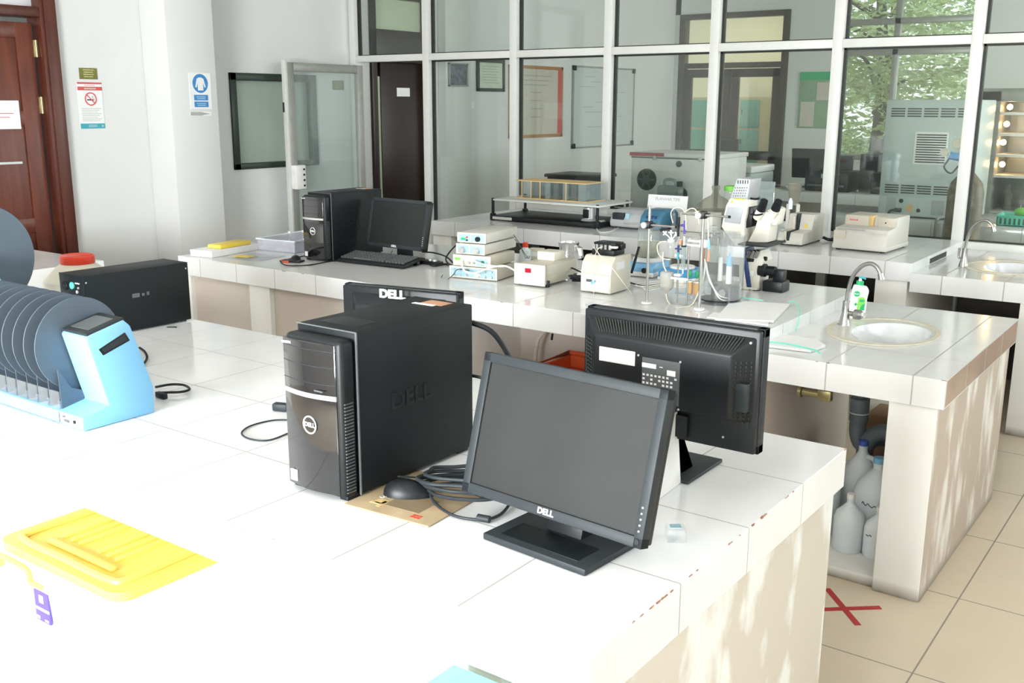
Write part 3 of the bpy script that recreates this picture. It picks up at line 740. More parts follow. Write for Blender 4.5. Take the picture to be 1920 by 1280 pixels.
monitor('black monitor with a blank screen beside the keyboard on the middle bench', (_c.x, 3.985, ZB), -2, .422, .262, _c.z - ZB - .255, 12, (.2, .16), screen='screen_dark', basepos=(0, .02))

# ---------------------------------------------------------------- small things on the front bench
t = thing('mouse_pad', 'golden brown printed mouse pad under the black mouse', 'mouse pad', (-1.345, 1.53, ZB), 4)
MB().box(-.115, -.125, 0, .105, .115, .003, .0012).build('pad', 'gold_mat', t)
MB().box(-.04, -.085, .003, .05, -.01, .0034).build('printed_rectangle', 'pad_dark', t)
m = MB(); m.lathe([(0, .003), (.012, .003), (.012, .0036), (0, .0036)], (-.055, -.075, 0), sx=1.3); m.box(-.075, -.09, .003, -.05, -.082, .0036); m.box(-.05, -.1, .003, -.042, -.07, .0036); m.build('gold_print', 'gold', t)
m = MB()
for k in range(6): m.box(.045 + .008 * (k % 3), -.108 + .009 * (k // 3), .003, .051 + .008 * (k % 3), -.102 + .009 * (k // 3), .0036)
m.box(.07, -.045, .003, .085, -.038, .0036)
m.build('red_print', 'red', t)
MB().cyl((.075, .02, .003), .006, .0006).build('dark_dot', 'dark_grey', t)
text_obj('pad_text', 'UCH THE', .016, 'paper', t, Matrix.Translation((-.055, -.03, .0033)) @ Matrix.Rotation(R(60), 4, 'Z'), .0002)
t = thing('computer_mouse', 'black computer mouse on the golden mouse pad', 'mouse', (-1.375, 1.515, ZB + .003), -62, 'computer mice')
def mouse_parts(t, s=1):
    m = MB(); b = bmesh.new(); bmesh.ops.create_uvsphere(b, u_segments=24, v_segments=16, radius=1)
    for v in b.verts:
        x, y, z = v.co; z = max(z, -.0)
        v.co = Vector((x * .031 * s * (1 - .12 * y), y * .056 * s, z * .034 * s * (1 - .25 * y)))
    m._merge(b); m.build('mouse_body', 'black', t)
    MB().box(-.003, .03, .0285, .003, .045, .0325, .0012).build('scroll_wheel', 'mid_grey', t)
mouse_parts(t)
m = MB().tube([(-1.42, 1.53, ZB + .03), (-1.36, 1.60, ZB + .016), (-1.30, 1.62, ZB + .012), (-1.24, 1.60, ZB + .02)], .0021, 8); tag(m.build('mouse_cable', 'dark_grey'), 'thin grey cord running from the mouse into the cable coil', 'cable')
def coil(cx, cy, n, r0, r1, z0, dz, seed, sq=.75, rot=0):
    random.seed(seed); p = []
    for i in range(n * 12):
        a = i / 12 * 2 * PI; rr = r0 + (r1 - r0) * random.random() * .5 + (r1 - r0) * .5 * math.sin(a * .37 + seed) ** 2
        x, y = rr * math.cos(a), rr * sq * math.sin(a); c_, s_ = math.cos(rot), math.sin(rot)
        p.append((cx + x * c_ - y * s_, cy + x * s_ + y * c_, z0 + dz * i / (n * 12) + .012 * abs(math.sin(a * .5 + seed))))
    return p
cable('power_cable', coil(-1.262, 1.575, 5, .075, .125, ZB + .006, .05, 2, .62, .35), .0042, 'dark_grey', 'thick black coiled cable between the mouse and the nearest monitor')
cable('video_cable', [(-1.18, 1.72, ZB + .09), (-1.30, 1.73, ZB + .085), (-1.345, 1.70, ZB + .06), (-1.28, 1.66, ZB + .035), (-1.21, 1.64, ZB + .03)], .0045, 'dark_grey', 'black cable loop lifting off the coil beside the tower')
t = thing('cable_with_ferrite', 'black cable sweeping in front of the coil with a ferrite lump', 'cable', (0, 0, 0))
MB().tube([az(803, 915) + Vector((0, 0, .02)), az(812, 945) + Vector((0, 0, .008)), az(850, 970) + Vector((0, 0, .005)), az(905, 979) + Vector((0, 0, .006)), az(940, 968) + Vector((0, 0, .006)), az(962, 940) + Vector((0, 0, .006))], .0032, 8).build('cord', 'dark_grey', t)
p = az(907, 979); MB().cyl((-.014, 0, 0), .0075, .028, 'X', M=Matrix.Translation((p.x, p.y, p.z + .0085)) @ Matrix.Rotation(R(12), 4, 'Z'), bev=.001).build('ferrite', 'dark_grey', t)
cable('thin_cable', [az(x, y) + Vector((0, 0, .003)) for x, y in ((955, 915), (925, 925), (905, 935), (880, 925), (868, 905))] , .0018, 'dark_grey', 'thin dark cord under the left edge of the nearest monitor')
cable('thin_cable', [az(x, y) + Vector((0, 0, .003)) for x, y in ((545, 789), (510, 790), (470, 800), (453, 814), (470, 825), (505, 827), (545, 812))], .0022, 'dark_grey', 'thin grey cord loop left of the big computer tower')
t = thing('power_plug', 'dark moulded plug lying behind the left side of the big tower', 'plug', tuple(az(535, 771)), 20)
m = MB(); m.box(-.035, -.012, 0, .01, .012, .022, .005); m.box(.01, -.008, .003, .04, .008, .018, .003); m.build('plug_body', 'dark_grey', t)
cable('monitor_cable', [(-1.50, 1.845, 1.165), (-1.43, 1.88, 1.14), (-1.395, 1.92, 1.06), (-1.37, 1.96, .98), (-1.32, 1.98, .90), (-1.2, 1.99, ZB + .006)], .0065, 'black', 'thick black cable hanging behind the big computer tower')
cable('monitor_cable', [(-1.50, 1.845, 1.03), (-1.43, 1.87, 1.02), (-1.37, 1.89, .97), (-1.30, 1.90, ZB + .01), (-1.15, 1.95, ZB + .006)], .004, 'black', 'thinner black cable lower behind the big computer tower')
t = thing('folded_card', 'white folded card standing behind the nearest monitor', 'card', (-.935, 1.83, ZB), 3)
m = MB(); m.prism([(-.13, 0), (.10, 0), (.065, .175), (-.02, .18)], 'X', -.0015, .0015); m.build('card_face', 'white_plastic', t)
m = MB(); m.tube([(.0, .10, .001), (.0, .066, .176)], .0016, 6, 1); m.build('card_edge', 'silver', t)
t = thing('small_clear_box', 'tiny clear plastic box with a pale blue top right of the nearest monitor', 'box', tuple((az(1248, 1015) + az(1285, 1008)) / 2), 35)
MB().box(-.018, -.018, 0, .018, .018, .026, .002).build('box_body', 'acrylic', t); MB().box(-.012, -.008, .0262, .010, .010, .0272).build('blue_sticker', 'sky_panel', t)

# black power supply
t = thing('power_supply_unit', 'long black box with round green switch at the left of the front bench', 'power supply', (-3.335, 2.15, ZB), -1)
MB().box(-.078, -.215, .006, .075, .215, .228, .002).build('case', 'black_matte', t)
MB().box(-.079, -.2165, .003, .076, -.213, .229, .001).build('front_plate', 'black', t)
MB().cyl((.006, -.222, .190), .0125, .008, 'Y', bev=.001).build('green_switch', 'led_green', t)
for x, z in ((-.045, .185), (-.035, .13), (.04, .12)):
    m = MB(); m.cyl((x, -.220, z), .017, .006, 'Y', bev=.001); so = m.build('socket', 'black', t)
    m = MB(); m.cyl((x - .005, -.2215, z), .002, .003, 'Y'); m.cyl((x + .005, -.2215, z), .002, .003, 'Y'); m.build('socket_holes', 'mid_grey', so)
m = MB(); m.cyl((.035, -.220, .17), .006, .005, 'Y'); m.cyl((.045, -.220, .185), .004, .004, 'Y'); m.build('terminal_knobs', 'silver', t)
text_obj('front_text', 'OUTPUT', .008, 'white_ink', t, F_negY(.04, -.2175, .2), .0003)
m = MB(); m.box(.0745, -.03, .125, .0765, .0, .14); m.box(.0745, .01, .127, .0765, .02, .137); m.box(.0745, .03, .127, .0765, .04, .14); m.build('side_badge', 'mid_grey', t)
m = MB()
for y in (-.205, .205): m.cyl((.074, y, .205), .003, .002, 'X', seg=8)
m.build('screws', 'silver', t)
[MB().cyl((x, y, 0), .01, .008).build('foot', 'black', t) for x in (-.06, .06) for y in (-.19, .19)]

# jar with red lid
t = thing('storage_jar', 'big cream plastic jar with a red lid behind the black power supply', 'jar', (-3.74, 2.20, ZB))
MB().lathe([(0, 0), (.115, 0), (.13, .01), (.135, .10), (.133, .135), (.080, .188), (.062, .200), (.062, .21), (0, .21)], seg=40).build('jar_body', 'cream', t)
MB().lathe([(0, .200), (.065, .200), (.067, .205), (.066, .228), (.060, .233), (.055, .230), (0, .230)], seg=40).build('lid', 'red', t)

# blue disc devices
def disc_unit(label, loc, rz, s, n, dy=0., cz=1.):
    t = thing('disc_rack_device', label, 'laboratory device', loc, rz)
    Mx = Matrix.Scale(s, 4)
    prof = [(0, 0), (0, .037), (.077, .052), (.030, .238), (.040, .246), (.139, .270), (.158, .251), (.213, .072), (.210, 0)]
    prof = [(a, b * cz if b > .06 else b) for a, b in prof]; Mx0 = Mx
    MB().prism(prof, 'X', -.115, 0, .004).build('end_column', 'blue', t, Mx)
    MB().box(-.60, 0, .003, -.10, .21, .037, .003).build('base', 'blue', t, Mx)
    lab(MB().box(-.105, -.0012, .008, -.02, 0, .034).build('connector_plate', 'paper', t, Mx), 'white plate with sockets')
    m = MB(); m.box(-.085, -.003, .012, -.06, -.001, .020, .001); m.box(-.09, -.003, .024, -.078, -.001, .029); m.build('socket', 'mid_grey', t, Mx)
    MB().cyl((-.035, -.004, .02), .005, .004, 'Y').build('power_jack', 'black', t, Mx)
    lab(MB().box(-.355, -.0012, .010, -.30, 0, .028, .0).build('name_plate', 'paper', t, Mx), 'white name plate')
    # tilted display on top
    c = Vector((0, (.030 + .139) / 2, (.240 + .270) / 2)); a = math.atan2(.030, .109)
    Md = Mx @ Matrix.Translation((-.058, .088, .259 * cz)) @ Matrix.Rotation(a * .85, 4, 'X')
    MB().box(-.056, -.056, -.004, .056, .056, .005, .003).build('display_frame', 'dark_grey', t, Md)
    MB().box(-.040, -.038, .005, .040, .036, .0062).build('display', 'mid_grey', t, Md)
    # handle slot on the outer side
    hs = [(a, b * cz) for a, b in [(.062, .205), (.073, .187), (.153, .212), (.140, .236)]]
    MB().prism(hs, 'X', -.002, .0012, .001).build('handle_recess', 'black', t, Mx)
    hs2 = [(a, b * cz) for a, b in [(.070, .205), (.076, .195), (.146, .214), (.137, .228)]]
    MB().prism(hs2, 'X', .0012, .0018).build('handle_grip', 'dark_grey', t, Mx)
    for k in range(n):
        x = -.124 - k * .054
        m = MB(); m.cyl((x, .083 + dy, .200), .124, .003, 'X', seg=72, bev=.0008); m.build('disc', 'disc', t, Mx)
        m = MB(); m.prism([(.01, .037), (.205, .037), (.205, .05), (.13, .052), (.04, .09), (.008, .145)], 'X', x + .012, x + .0145); m.build('divider', 'disc', t, Mx)
        m = MB(); m.box(x - .036, .006, .037, x + .010, .009, .085); m.box(x - .036, .009, .037, x + .010, .045, .040); m.build('clear_pocket', 'acrylic', t, Mx)
    m = MB().box(-.58, .03, .04, -.135, .17, .048); m.build('disc_tray', 'disc', t, Mx)
    [MB().cyl((x, y, 0), .008, .004).build('foot', 'black', t, Mx) for x in (-.02, -.57) for y in (.02, .19)]
    return t
disc_unit('bright blue device holding a row of slate grey discs on the front bench', (-2.333, 1.345, ZB), 0, 1., 9)
disc_unit('second blue disc device cut off by the left edge of the photo', (-3.30, 1.42, ZB), 0, 1.5, 3, .105, .74)
t = thing('power_cable', 'black power cord with plug behind the blue disc device', 'cable')
MB().tube([az(x, y) + Vector((0, 0, .012)) for x, y in ((292, 733), (320, 728), (345, 729), (356, 737), (340, 742), (315, 743), (292, 744))], .0038, 8).build('cord', 'black', t)
p = az(303, 746); MB().box(-.022, -.008, 0, .022, .008, .016, .003).build('plug', 'black', t, Matrix.Translation(p) @ Matrix.Rotation(R(-5), 4, 'Z'))
cable('power_cable', [az(x, y) + Vector((0, 0, .008)) for x, y in ((262, 656), (272, 664), (276, 675), (270, 686), (262, 690))], .004, 'black', 'short black cord bend between the blue device and the power supply')
tag(MB().box(-.018, -.004, 0, .018, .004, .004, .001).build('dark_clip', 'dark_grey', None, Matrix.Translation(az(322, 614)) @ Matrix.Rotation(R(35), 4, 'Z')), 'tiny dark strip lying on the tiles by the power supply', 'clip')

# storage box in the alcove
t = thing('storage_box', 'large white plastic storage box with a yellow lid in the alcove of the front bench', 'storage box', (-2.395, 1.50, .08))
def frus(x, y, z0, x2, y2, z1, bev):
    m = MB(); b = m.bm
    vl = [b.verts.new(p) for p in ((-x, -y, z0), (x, -y, z0), (x, y, z0), (-x, y, z0))]; vh = [b.verts.new(p) for p in ((-x2, -y2, z1), (x2, -y2, z1), (x2, y2, z1), (-x2, y2, z1))]
    for i in range(4): j = (i + 1) % 4; b.faces.new((vl[i], vl[j], vh[j], vh[i]))
    b.faces.new(vh); b.faces.new(vl[::-1]); bmesh.ops.recalc_face_normals(b, faces=b.faces[:])
    bmesh.ops.bevel(b, geom=[e for e in b.edges if abs(e.verts[0].co.z - e.verts[1].co.z) > .01], offset=bev, segments=4, affect='EDGES', profile=.5)
    return m
frus(.225, .195, 0, .262, .225, .395, .04).build('box_body', 'storage', t)
m = frus(.288, .24, .39, .288, .24, .415, .045); m.build('lid', 'yellow_lid', t)
m = MB()
rim = [(-.235, -.205), (.235, -.205), (.235, .205), (-.235, .205)]
m.tube([(-.20, -.205, .418), (0, -.205, .418), (.20, -.205, .418), (.235, -.17, .418), (.235, 0, .418), (.235, .17, .418), (.20, .205, .418), (0, .205, .418), (-.20, .205, .418), (-.235, .17, .418), (-.235, 0, .418), (-.235, -.17, .418)], .011, 8, 5, closed=True)
m.build('lid_rim', 'yellow_lid', t)
for k, x in enumerate((-.14, -.10, -.06, .03, .07, .11)):
    MB().box(x - .008, -.13, .41, x + .008, .19, .424, .006).build('lid_rib', 'yellow_lid', t)
MB().box(-.15, -.175, .41, .16, -.150, .426, .008).build('lid_bar', 'yellow_lid', t)
m = MB(); m.tube([(-.26, -.245, .345), (-.255, -.258, .375), (-.23, -.260, .385), (-.12, -.260, .385), (-.095, -.258, .37), (-.095, -.255, .345), (-.06, -.245, .335)], .008, 8, 4); m.build('latch_handle', 'yellow_lid', t)
st = MB().box(-.155, -.2205, .205, -.085, -.214, .295).build('sticker', 'purple', t, Matrix.Rotation(R(0), 4, 'X'))
m = MB(); m.box(-.130, -.2215, .262, -.110, -.2203, .284); m.box(-.155, -.2215, .238, -.085, -.2203, .246); m.box(-.15, -.2215, .210, -.135, -.2203, .219); m.box(-.110, -.2215, .210, -.092, -.2203, .216); m.build('sticker_print', 'paper', st)

# stool in front of the bench
p = at(850, 1243, 1.185)
t = thing('lab_stool', 'pale cyan square stool, only its seat corner showing at the bottom edge', 'stool', (p.x + .17, p.y - .17, 0), 0)
MB().box(-.17, -.17, p.z - .04, .17, .17, p.z, .004, 3).build('seat', 'cyan_stool', t)
for sx in (-1, 1):
    for sy in (-1, 1): MB().tube([(sx * .14, sy * .14, p.z - .04), (sx * .165, sy * .16, .0)], .012, 10, 1).build('leg', 'alu_grey', t)
m = MB(); [m.tube([(sx * .155, -.15, .25), (sx * .155, .15, .25)], .008, 8, 1) for sx in (-1, 1)]; m.tube([(-.155, .15, .25), (.155, .15, .25)], .008, 8, 1); m.tube([(-.155, -.15, .25), (.155, -.15, .25)], .008, 8, 1); m.build('foot_rest', 'alu_grey', t)

# ================================================================== MIDDLE BENCH THINGS
# left end: books, tray
t = thing('document_box', 'flat white box lying at the left end of the middle bench', 'box', (-4.635, 3.62, ZB), 8)
MB().box(-.075, -.19, 0, .085, .20, .035, .003).build('box_body', 'white_plastic', t); MB().box(-.077, -.192, .025, .087, .202, .037, .003).build('box_lid', 'paper', t)
t = thing('yellow_folder', 'yellow folder resting on the flat white box', 'folder', (-4.615, 3.655, ZB + .038), 8)
MB().box(-.05, -.14, 0, .05, .10, .022, .004).build('cover', 'yellow', t); MB().box(-.046, -.142, .004, .046, -.1395, .018).build('label_strip', 'yellow_lid', t)
t = thing('plastic_tray', 'translucent plastic tray of small glassware beside the yellow folder', 'tray', (-4.46, 4.02, ZB), 6)
m = MB()
for b in ((-.14, -.20, 0, .14, .20, .004), (-.14, -.20, 0, -.137, .20, .065), (.137, -.20, 0, .14, .20, .065), (-.14, -.20, 0, .14, -.197, .065), (-.14, .197, 0, .14, .20, .065)): m.box(*b)
m.build('tray_body', 'milky_sheet', t); m = MB(); m.tube([(-.145, -.205, .066), (.145, -.205, .066), (.145, .205, .066), (-.145, .205, .066)], .005, 6, 1, closed=True); m.build('tray_rim', 'milky', t)
for x, y, wh in ((-.03, -.05, 'nearest'), (.0, .03, 'middle'), (.05, .09, 'farthest')):
    g = thing('glass_vial', wh + ' of the three small clear glass vials in the translucent tray', 'vial', (-4.46 + x, 4.02 + y, ZB + .006), 0, 'glass vials in the translucent tray')
    MB().lathe([(0, 0), (.012, 0), (.013, .05), (.007, .065), (.007, .085)], seg=14).build('glass_body', 'clear', g); MB().cyl((0, 0, .08), .009, .012, seg=14).build('stopper', 'white_plastic', g)
t = thing('plastic_tray', 'shallow translucent tray holding a yellow slip near the bench edge', 'tray', (-4.36, 3.60, ZB), 8)
MB().box(-.13, -.11, 0, .13, .11, .006, .003).build('tray_body', 'acrylic', t); MB().box(-.11, -.06, .006, -.0, .0, .0075).build('yellow_slip', 'yellow', t)

# computer bits
t = thing('keyboard', 'black computer keyboard with a grey cord across it on the middle bench', 'keyboard', (-3.665, 3.855, ZB), 3)
KT = Matrix.Translation((0, -.08, .001)) @ Matrix.Rotation(R(9), 4, 'X') @ Matrix.Translation((0, .08, 0))
MB().box(-.225, -.085, 0, .225, .075, .018, .005).build('keyboard_body', 'black', t, KT)
for x in (-.19, .19): MB().box(x - .012, .05, 0, x + .012, .062, .024, .002).build('folding_foot', 'black', t)
m = MB()
for r_ in range(6):
    for c_ in range(20):
        if (r_ == 0 and 4 <= c_ <= 9): continue
        x = -.215 + c_ * .0215 + (.004 if c_ > 13 else 0); y = -.066 + r_ * .0215
        m.box(x, y, .018, x + .0175, y + .0175, .027, .0025, 1)
m.box(-.215 + 4 * .0215, -.066, .018, -.215 + 10 * .0215 - .004, -.0485, .027, .003, 1)
o = m.build('keys', 'mid_grey', t, KT)
t = thing('computer_mouse', 'dark computer mouse at the foot of the computer tower on the middle bench', 'mouse', (-4.10, 3.66, ZB), 50, 'computer mice')
mouse_parts(t, .9)
t = thing('smartphone', 'thin black device with an orange patch in front of the mouse', 'device', tuple(az(548, 491)), 20)
MB().box(-.06, -.03, 0, .06, .03, .010, .004).build('device_body', 'black', t); MB().box(-.05, -.031, .001, -.005, -.029, .009).build('orange_patch', 'orange', t)
cable('mouse_cable', [az(x, y) + Vector((0, 0, .004)) for x, y in ((575, 480), (545, 486), (527, 492), (540, 499), (580, 498), (620, 491), (650, 490))], .003, 'black', 'black cord looping along the front of the small tower')
cable('thin_cable', [az(x, y) + Vector((0, 0, .03)) for x, y in ((736, 480), (728, 492), (712, 497), (700, 499))], .003, 'mid_grey', 'grey cord lying across the keyboard keys')
cable('power_cable', [az(x, y) + Vector((0, 0, .005)) for x, y in ((785, 497), (795, 490), (812, 500), (835, 497), (855, 503))], .006, 'black', 'thick black cord between the keyboard and the instrument stack')
cable('power_cable', [at(863, 452, 3.95), at(845, 470, 3.92), at(836, 485, 3.88), at(842, 495, 3.86), at(857, 498, 3.84)], .004, 'black', 'black cord curving down at the left of the instrument stack')
cable('monitor_cable', [at(792, 472, 4.02), at(815, 474, 4.0), at(838, 482, 3.95), at(852, 496, 3.9)], .004, 'black', 'black cord from the small monitor to the instrument stack')
t = thing('power_plug', 'black power strip with two pale plugs beside the keyboard', 'plug', tuple(az(810, 496)), -10)
MB().box(-.07, -.03, 0, .06, .03, .02, .005).build('plug_body', 'black', t)
m = MB(); [m.cyl((x, 0, .018), .012, .012, bev=.002) for x in (-.01, .025)]; m.build('pale_plugs', 'silver', t)
tag(MB().box(-.06, -.09, 0, .07, .1, .05, .008).build('yellow_case', 'yellow', None, Matrix.Translation((-3.30, 4.18, ZB)) @ Matrix.Rotation(R(10), 4, 'Z')), 'yellow case behind the instrument stack on the middle bench', 'case')

# stack of four instruments
def instrument(label, cx, cy, z, w, dp, h, rz, front, details, feet=True, body='beige'):
    t = thing('laboratory_instrument', label, 'instrument', (cx, cy, z), rz, 'boxy instruments on the middle bench')
    MB().box(-w / 2, -dp / 2, .004, w / 2, dp / 2, h, .003).build('case', body, t)
    MB().box(-w / 2 - .001, -dp / 2 - .004, .003, w / 2 + .001, -dp / 2 + .002, h + .001, .002).build('front_frame', 'cream', t)
    fp = MB().box(-w / 2 + .008, -dp / 2 - .0055, .010, w / 2 - .008, -dp / 2 - .004, h - .007).build('front_panel', front, t)
    f = -dp / 2 - .0055
    for d in details: d(t, f)
    if feet:
        [MB().cyl((x, y, 0), .007, .005, seg=10).build('foot', 'black', t) for x in (-w / 2 + .02, w / 2 - .02) for y in (-dp / 2 + .02, dp / 2 - .02)]
    return t
def knob(x, z, r, m_, l=.015): return lambda t, f: MB().cyl((x, f - l, z), r, l, 'Y', bev=.001).build('knob', m_, t)
def btn(x0, z0, x1, z1, m_, nm='button'): return lambda t, f: MB().box(x0, f - .003, z0, x1, f, z1, .0006).build(nm, m_, t)
kk = []
for i in range(7):
    for j in range(2): kk.append(knob(-.10 + i * .034, .018 + j * .026, .0055, 'silver', .012))
instrument('lowest and widest instrument of the stack, a pale blue panel with rows of silver sockets', -2.985, 3.875, ZB, .26, .23, .058, 9, 'sky_panel', kk[:6] + kk[8:] + [btn(.01, .012, .045, .03, 'cream', 'connector')])
instrument('second instrument from the bottom of the stack, with a green power switch', -2.99, 3.88, ZB + .060, .205, .25, .055, 9, 'cream', [btn(.055, .014, .072, .036, 'green', 'power_switch'), knob(-.01, .022, .006, 'silver'), knob(.015, .022, .006, 'silver'), btn(.028, .008, .088, .044, 'sky_panel', 'blue_field'), btn(-.09, .03, -.06, .042, 'lime', 'green_light')], body='beige')
instrument('third instrument from the bottom of the stack, with two silver knobs', -3.005, 3.92, ZB + .117, .155, .33, .052, 9, 'sky_panel', [knob(-.04, .024, .015, 'silver', .022), knob(.04, .024, .015, 'silver', .022), btn(-.005, .004, .003, .046, 'cream', 'divider')], body='beige_grey')
instrument('topmost instrument of the stack, with one round black knob', -3.005, 3.93, ZB + .171, .155, .33, .050, 9, 'sky_panel', [knob(.038, .024, .012, 'black', .012), btn(-.055, .016, -.03, .026, 'green', 'green_plug'), knob(-.022, .03, .004, 'red', .008), knob(-.022, .016, .004, 'black', .008), btn(-.005, .004, .003, .046, 'cream', 'divider')], body='beige_grey')
cable('white_cable', [at(870, 480, 3.76), at(866, 495, 3.72), at(872, 508, 3.70), at(890, 512, 3.70), at(915, 503, 3.70), at(945, 498, 3.72), at(967, 508, 3.76)], .004, 'white_plastic', 'thick white cable looping over the front of the instrument stack')
cable('white_cable', [at(886, 487, 3.74), at(905, 495, 3.70), at(930, 499, 3.70), at(950, 499, 3.74)], .0035, 'white_plastic', 'short white cable from the green-switch instrument')
cable('black_wire', [at(830, 515, 3.72), at(828, 522, 3.71), at(838, 524, 3.70), at(850, 515, 3.70), at(858, 505, 3.71), at(880, 507, 3.71)], .0018, 'black', 'thin black wire at the lower left of the instrument stack')
for k, (a, b) in enumerate(((963, 985), (965, 989))):
    cable('thin_wire', [at(a, 440 + 8 * k, 4.05), at(a + 10, 455 + 6 * k, 4.0), at(b, 483, 3.95), at(b + 4, 480, 3.97)], .0015, 'dark_grey', ('upper' if k == 0 else 'lower') + ' thin dark wire leaving the back right of the instrument stack')

# red display instrument
t = thing('digital_meter', 'cream box with a small red display window in the middle of the bench', 'instrument', (-2.648, 3.92, ZB), 3)
MB().box(-.080, -.15, .010, .080, .15, .100, .006).build('case', 'beige', t)
MB().box(-.084, -.158, .006, .084, -.146, .104, .004).build('front_frame', 'cream', t)
MB().box(-.070, -.1595, .016, .066, -.158, .096).build('front_panel', 'white_plastic', t)
MB().box(-.022, -.161, .064, .012, -.159, .085, .0008).build('red_display', 'led_red', t)
m = MB(); [m.box(-.04 + k * .022, -.161, .035, -.03 + k * .022, -.159, .043, .001) for k in range(4)]; m.build('buttons', 'alu', t)
MB().box(.079, -.15, .052, .0815, .15, .0545).build('case_seam', 'beige_grey', t)
for x in (-.07, .072):
    for y in (-.125, .125): MB().box(x - .006, y - .008, 0, x + .012 * (1 if x > 0 else 0) + .004, y + .008, .03 if x > 0 else .008, .002).build('foot', 'black', t)
MB().box(-.055, .0, .100, .04, .10, .142, .004).build('sample_cover', 'cream', t)
# bottle and foil beaker behind
t = thing('bottle', 'clear bottle with a red cap behind the red display box', 'bottle', tuple(az(985, 492)[:2]) + (ZB,))
MB().lathe([(0, 0), (.028, 0), (.03, .005), (.03, .065), (.012, .082), (.012, .09)], seg=20).build('bottle_body', 'milky', t); MB().cyl((0, 0, .082), .015, .025, bev=.002).build('cap', 'red', t)
t = thing('tape_dispenser', 'small beige box standing behind the red display box', 'box', tuple(az(1006, 486)[:2]) + (ZB,), 15)
MB().box(-.04, -.03, 0, .04, .03, .06, .006).build('box_body', 'cement', t); MB().box(-.03, -.032, .02, .02, -.03, .045).build('label_patch', 'paper', t)
p = az(1066, 492)
t = thing('foil_wrapped_beaker', 'beaker wrapped in crumpled silver foil behind the white pump', 'beaker', (p.x, p.y, ZB))
MB().lathe([(0, 0), (.048, 0), (.051, .01), (.049, .04), (.052, .09), (.056, .105), (.050, .108), (.048, .1), (0, .1)], seg=22).build('foil', 'foil', t)
MB().prism([(.03, .10), (.075, .085), (.085, .03), (.05, .02)], 'Y', -.02, .02, .004).build('foil_fold', 'foil', t)
MB().box(-.075, -.02, .035, -.035, .01, .05, .004).build('blue_clip', 'blue', t)
# pump
t = thing('peristaltic_pump', 'cream pump with a black tubing head on top', 'pump', (-2.305, 3.895, ZB), 1)
MB().prism([(-.10, .004), (.085, .004), (.085, .165), (-.06, .165), (-.088, .135), (-.10, .085)], 'X', -.078, .078, .006).build('case', 'cream', t)
MB().box(-.072, -.1025, .012, .070, -.099, .085, .002).build('control_panel', 'white_plastic', t)
MB().box(-.072, -.104, .083, .070, -.098, .087, .001).build('panel_ledge', 'beige_grey', t)
MB().box(-.045, -.104, .050, -.015, -.1024, .062).build('display', 'mid_grey', t)
m = MB(); m.cyl((-.012, -.106, .048), .008, .004, 'Y'); m.cyl((-.002, -.106, .055), .006, .004, 'Y'); m.build('blue_buttons', 'blue', t)
m = MB(); [m.box(.02 + k * .014, -.1035, .058, .027 + k * .014, -.1024, .064) for k in range(4)]; m.build('grey_buttons', 'alu', t)
MB().box(.0778, -.045, .105, .0795, .02, .140).build('label', 'paper', t)
MB().box(-.052, -.05, .163, .062, .05, .190, .004).build('head_base', 'black', t)
m = MB(); [m.cyl((-.035 + k * .022, -.03, .190), .010, .022, seg=12) for k in range(4)]; m.build('rollers', 'chrome', t)
m = MB(); m.box(-.045, -.045, .212, .065, .035, .222, .003); m.box(-.03, .01, .190, .07, .045, .214, .003); m.build('head_cover', 'black', t)
MB().box(.03, -.04, .198, .068, -.02, .208, .002).build('white_lever', 'white_plastic', t)
m = MB(); m.tube([at(1112, 462, 3.80), at(1118, 472, 3.775), at(1113, 490, 3.775), at(1113, 555, 3.77)], .0015, 6); tag(m.build('thin_tube', 'milky_tube'), 'thin beige tube hanging down the front of the white pump', 'tube')
m = MB(); m.tube([at(1130, 462, 3.79), at(1120, 472, 3.775), at(1150, 505, 3.775), at(1170, 532, 3.80), az(1185, 552) + Vector((0, 0, .003))], .002, 6); tag(m.build('thin_tube', 'milky_tube'), 'beige tube slanting across the side of the white pump', 'tube')
cable('power_cable', coil(-2.47, 3.97, 3, .05, .075, ZB + .005, .03, 5, .9), .0042, 'black', 'black coiled cord between the red display box and the pump')
cable('power_cable', [at(1072, 502, 4.02), at(1085, 508, 4.0), at(1094, 512, 3.98)], .004, 'black', 'short black cord at the back left of the pump')
t = thing('conical_flask', 'small clear flask left of the white pump', 'flask', tuple(az(1083, 505)[:2]) + (ZB,))
MB().lathe([(.0, 0), (.035, 0), (.037, .005), (.012, .065), (.012, .09), (.015, .093)], seg=22).build('flask_glass', 'clear', t); MB().cyl((0, 0, .088), .012, .008).build('flask_rim', 'acrylic', t)

# hotplate stirrers and beaker
p = az(1222, 524)
t = thing('magnetic_stirrer', 'blue and white magnetic stirrer under the glass beaker', 'stirrer', (-2.37, 4.40, ZB), 4)
MB().prism([(-.10, .004), (.10, .004), (.10, .065), (-.06, .065), (-.10, .05)], 'X', -.075, .075, .006).build('case', 'blue', t)
MB().box(-.077, -.102, .003, .077, .10, .026, .004).build('lower_case', 'white_plastic', t)
MB().cyl((.03, -.112, .035), .013, .012, 'Y', bev=.001).build('dial', 'black', t)
MB().lathe([(0, .065), (.068, .065), (.072, .070), (.072, .082), (.066, .086), (0, .086)], seg=32).build('plate', 'white_plastic', t)
t = thing('glass_beaker', 'glass beaker of clear liquid standing on the blue stirrer', 'beaker', (-2.37, 4.40, ZB + .087))
MB().lathe([(0, .002), (.050, 0), (.054, .006), (.054, .140), (.060, .146), (.057, .147), (.0525, .14), (.0525, .008), (0, .006)], seg=32).build('beaker_glass', 'clear', t)
MB().lathe([(0, .007), (.050, .007), (.050, .075), (0, .075)], seg=32).build('liquid', glass('cloudy_liquid', (.75, .75, .68), .35, (.72, .72, .64), 1.33), t)
